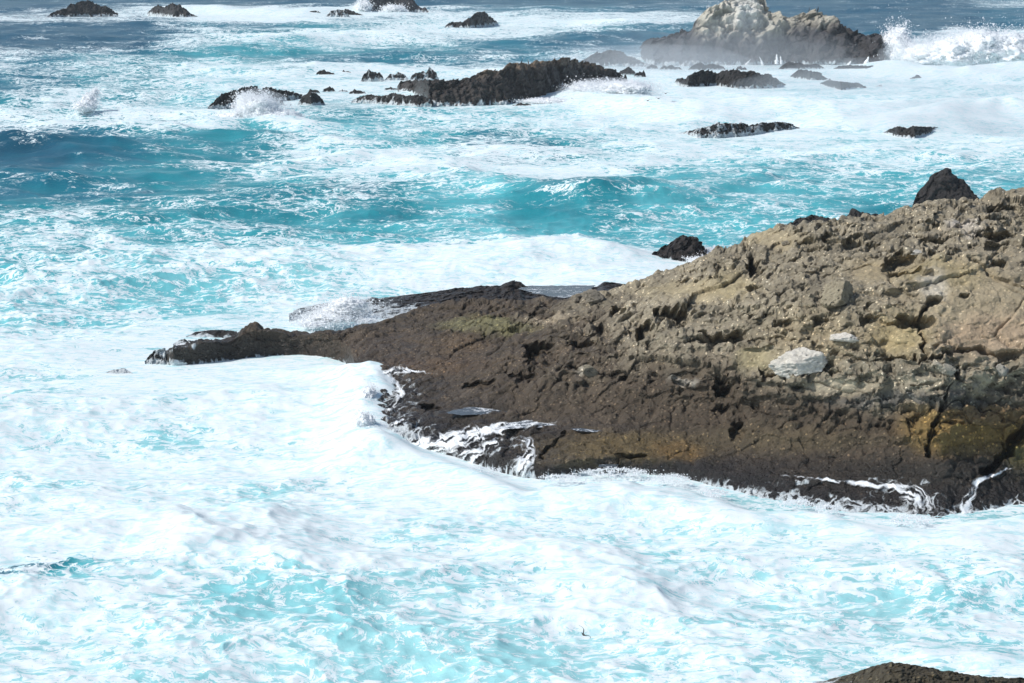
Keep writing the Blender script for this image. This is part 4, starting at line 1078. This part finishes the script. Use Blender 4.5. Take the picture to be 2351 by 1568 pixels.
# ------------------------------------------------------------------ birds
M_BIRD = plain("dark_plumage", (.035, .032, .032)); M_GULL = plain("white_plumage", (.75, .75, .74)); M_BEAK = plain("beak_horn", (.25, .20, .10))
def lathe(pts, seg=10):
    """closed body of rings (centre xyz, rx, rz) along its spine"""
    co = []; F = []
    for (cx, cy, cz, rx, rz) in pts:
        for k in range(seg):
            a = 2 * math.pi * k / seg; co.append((cx + rx * math.cos(a), cy, cz + rz * math.sin(a)))
    for i in range(len(pts) - 1):
        for k in range(seg):
            F.append((i * seg + k, i * seg + (k + 1) % seg, (i + 1) * seg + (k + 1) % seg, (i + 1) * seg + k))
    return np.array(co, float), np.array(F)
def flying_bird(label, loc, heading, scale=1.0, lift=.12, bank=0.0, group=None):
    root = bpy.data.objects.new("flying_bird", None); col.objects.link(root)
    co, F = lathe([(0, -.42, .02, .004, .004), (0, -.36, .03, .016, .016), (0, -.30, .04, .034, .034), (0, -.24, .03, .026, .026), (0, -.14, .0, .05, .05),
                   (0, 0, -.01, .085, .075), (0, .14, 0, .07, .06), (0, .26, .01, .045, .03), (0, .36, .01, .06, .008), (0, .40, .01, .05, .004)])
    mesh_obj("body", co, F, M_BIRD, root)
    for s in (-1, 1):
        st = []
        for t, ch, sw, h in ((0, .17, 0, .02), (.25, .18, -.05, .55), (.45, .17, -.06, .9), (.7, .12, .03, 1.0), (.9, .06, .12, .8), (1, .012, .18, .65)):
            xx = s * (.05 + .58 * t)
            for k in range(5):
                q = k / 4; st.append((xx, sw - ch * .45 + ch * q, h * lift + .018 * math.sin(q * math.pi) * (1 - .5 * t)))
            for k in range(5):
                q = 1 - k / 4; st.append((xx, sw - ch * .45 + ch * q, h * lift - .006 * math.sin(q * math.pi)))
        st = np.array(st); n = 10; W_ = []
        for i in range(5):
            for k in range(n): W_.append((i * n + k, i * n + (k + 1) % n, (i + 1) * n + (k + 1) % n, (i + 1) * n + k))
        mesh_obj("wing", st, np.array(W_), M_BIRD, root)
    root.location = loc; root.rotation_euler = (0, bank, heading); root.scale = (scale,) * 3
    return tag(root, label, "bird", group)
def standing_bird(label, loc, heading, scale, mat, name):
    root = bpy.data.objects.new(name, None); col.objects.link(root)
    co, F = lathe([(0, .20, -.06, .01, .01), (0, .12, .06, .05, .03), (0, .06, .20, .10, .08), (0, .0, .34, .11, .09), (0, -.05, .46, .08, .07), (0, -.07, .56, .045, .045), (0, -.07, .64, .038, .038),
                   (0, -.09, .70, .048, .045), (0, -.13, .73, .036, .03), (0, -.17, .73, .012, .01)])
    mesh_obj("body", co, F, mat, root)
    bco, bF = lathe([(0, -.16, .73, .014, .012), (0, -.22, .725, .010, .009), (0, -.26, .715, .004, .004)], 6)
    mesh_obj("beak", bco, bF, M_BEAK, root)
    for s in (-1, 1):
        lco, lF = lathe([(s * .05, .02, .18, .016, .02), (s * .05, .015, .0, .012, .03), (s * .05, -.06, -.02, .035, .008), (s * .05, -.10, -.025, .04, .004)], 6)
        mesh_obj("leg", lco, lF, M_BEAK, root)
    root.location = loc; root.rotation_euler = (0, 0, heading); root.scale = (scale,) * 3
    return tag(root, label, "bird")
GB = "birds skimming over the white water"
for u, v, lab, b in ((1487, 231, "lowest of three dark birds gliding over white water", .05), (1511.5, 226, "middle of three dark birds gliding over white water", -.12), (1528, 214.5, "highest of three dark birds gliding over white water", -.05)):
    x, y = unproj(u, v, 3.0); flying_bird(lab, (float(x), float(y), 3.0), math.pi + .35, 1.0, .16, b, GB)
x, z = at_dist(1340, 1457, 70.0); flying_bird("dark bird flying low over pale turquoise water in the foreground", (float(x), 70.0, float(z)), .35, .46, .25, .9)
x, z = at_dist(763, 438, 150.0); flying_bird("tiny dark bird over the teal water left of centre", (float(x), 150.0, float(z)), .2, .45, .3, .8)

def top_of(ob_name_label, u, v):
    for o in col.objects:
        if o.get("label") == ob_name_label:
            x, y, dz = ray(u, v)
            ok, p, n, i = o.ray_cast(CAM_V, Vector((float(x), float(y), float(dz))).normalized())
            if ok: return p
    return None
REEF = "long jagged black reef with a tan crest and perched birds"; STK = "big domed sea stack whitened by bird droppings, dark at the foot"
def perch(lab, target, u, v, h, scale, mat, name):
    for dv in range(0, 30):
        p = top_of(target, u, v + dv)
        if p is not None:
            standing_bird(lab, p + Vector((0, .15, .02)), h, scale, mat, name); return
perch("left of two cormorants standing upright on the reef crest", REEF, 1198, 146, .8, 1.0, M_BIRD, "standing_bird")
perch("right of two cormorants standing upright on the reef crest", REEF, 1213, 146, -.6, 1.0, M_BIRD, "standing_bird")
perch("white gull perched on the left slope of the big stack", STK, 1624, 16, 1.2, 1.1, M_GULL, "standing_bird")
perch("dark bird standing on the right shoulder of the big stack", STK, 1878, 28, .4, 1.5, M_BIRD, "standing_bird")
perch("dark bird at the left of the big stack's right shoulder", STK, 1858, 26, 2.0, 1.2, M_BIRD, "standing_bird")

# ------------------------------------------------------------------ air
def box(name, lo, hi, mat):
    co = np.array([(x, y, z) for x in (lo[0], hi[0]) for y in (lo[1], hi[1]) for z in (lo[2], hi[2])], float)
    F = np.array([(0, 1, 3, 2), (4, 6, 7, 5), (0, 4, 5, 1), (2, 3, 7, 6), (0, 2, 6, 4), (1, 5, 7, 3)])
    return mesh_obj(name, co, F, mat, shade_smooth=False)

tag(box("haze", (-4000, -60, -3), (4000, 6000, 34), volume_material("sea_haze", 0.00009)), "thin salt haze over the whole sea", "haze", kind="stuff")
def mist(label, u, vb, dx, dy, dz, dens, zc=1.0):
    x, y = unproj(u, vb, 0)
    co = ICO_V * np.array([dx, dy, dz]) * (1 + .18 * fbm(ICO_V[:, 0] * 1.7 + u, ICO_V[:, 1] * 1.7, ICO_V[:, 2] * 1.7, 3))[:, None] + np.array([float(x), float(y), zc])
    o = mesh_obj("mist", co, ICO_F, volume_material("mist_air", dens)); tag(o, label, "mist", kind="stuff")
mist("spray mist drifting before the foot of the big stack", 1680, 158, 24, 9, 6.5, .016)
mist("faint upper veil of spray mist before the big stack", 1640, 158, 30, 10, 9.5, .009)
mist("spray mist over the rocks left of the big stack", 1480, 165, 22, 12, 4.5, .02)
mist("spray mist hanging over the bay at the right", 2150, 215, 34, 14, 5.0, .02)
mist("soft white spray mist behind the notched rock in the bay", 2170, 300, 15, 5, 3.6, .07, 1.2)
mist("soft spray mist beside the right end of the long reef", 1400, 232, 9, 5, 3.0, .08, 1.0)
mist("soft mist in the burst before the left black reef", 597, 287, 4.6, 2.5, 3.6, .14, 1.8)
mist("soft mist over the long breaker at the upper right", 2215, 160, 17, 6, 5.5, .06, 2.5)
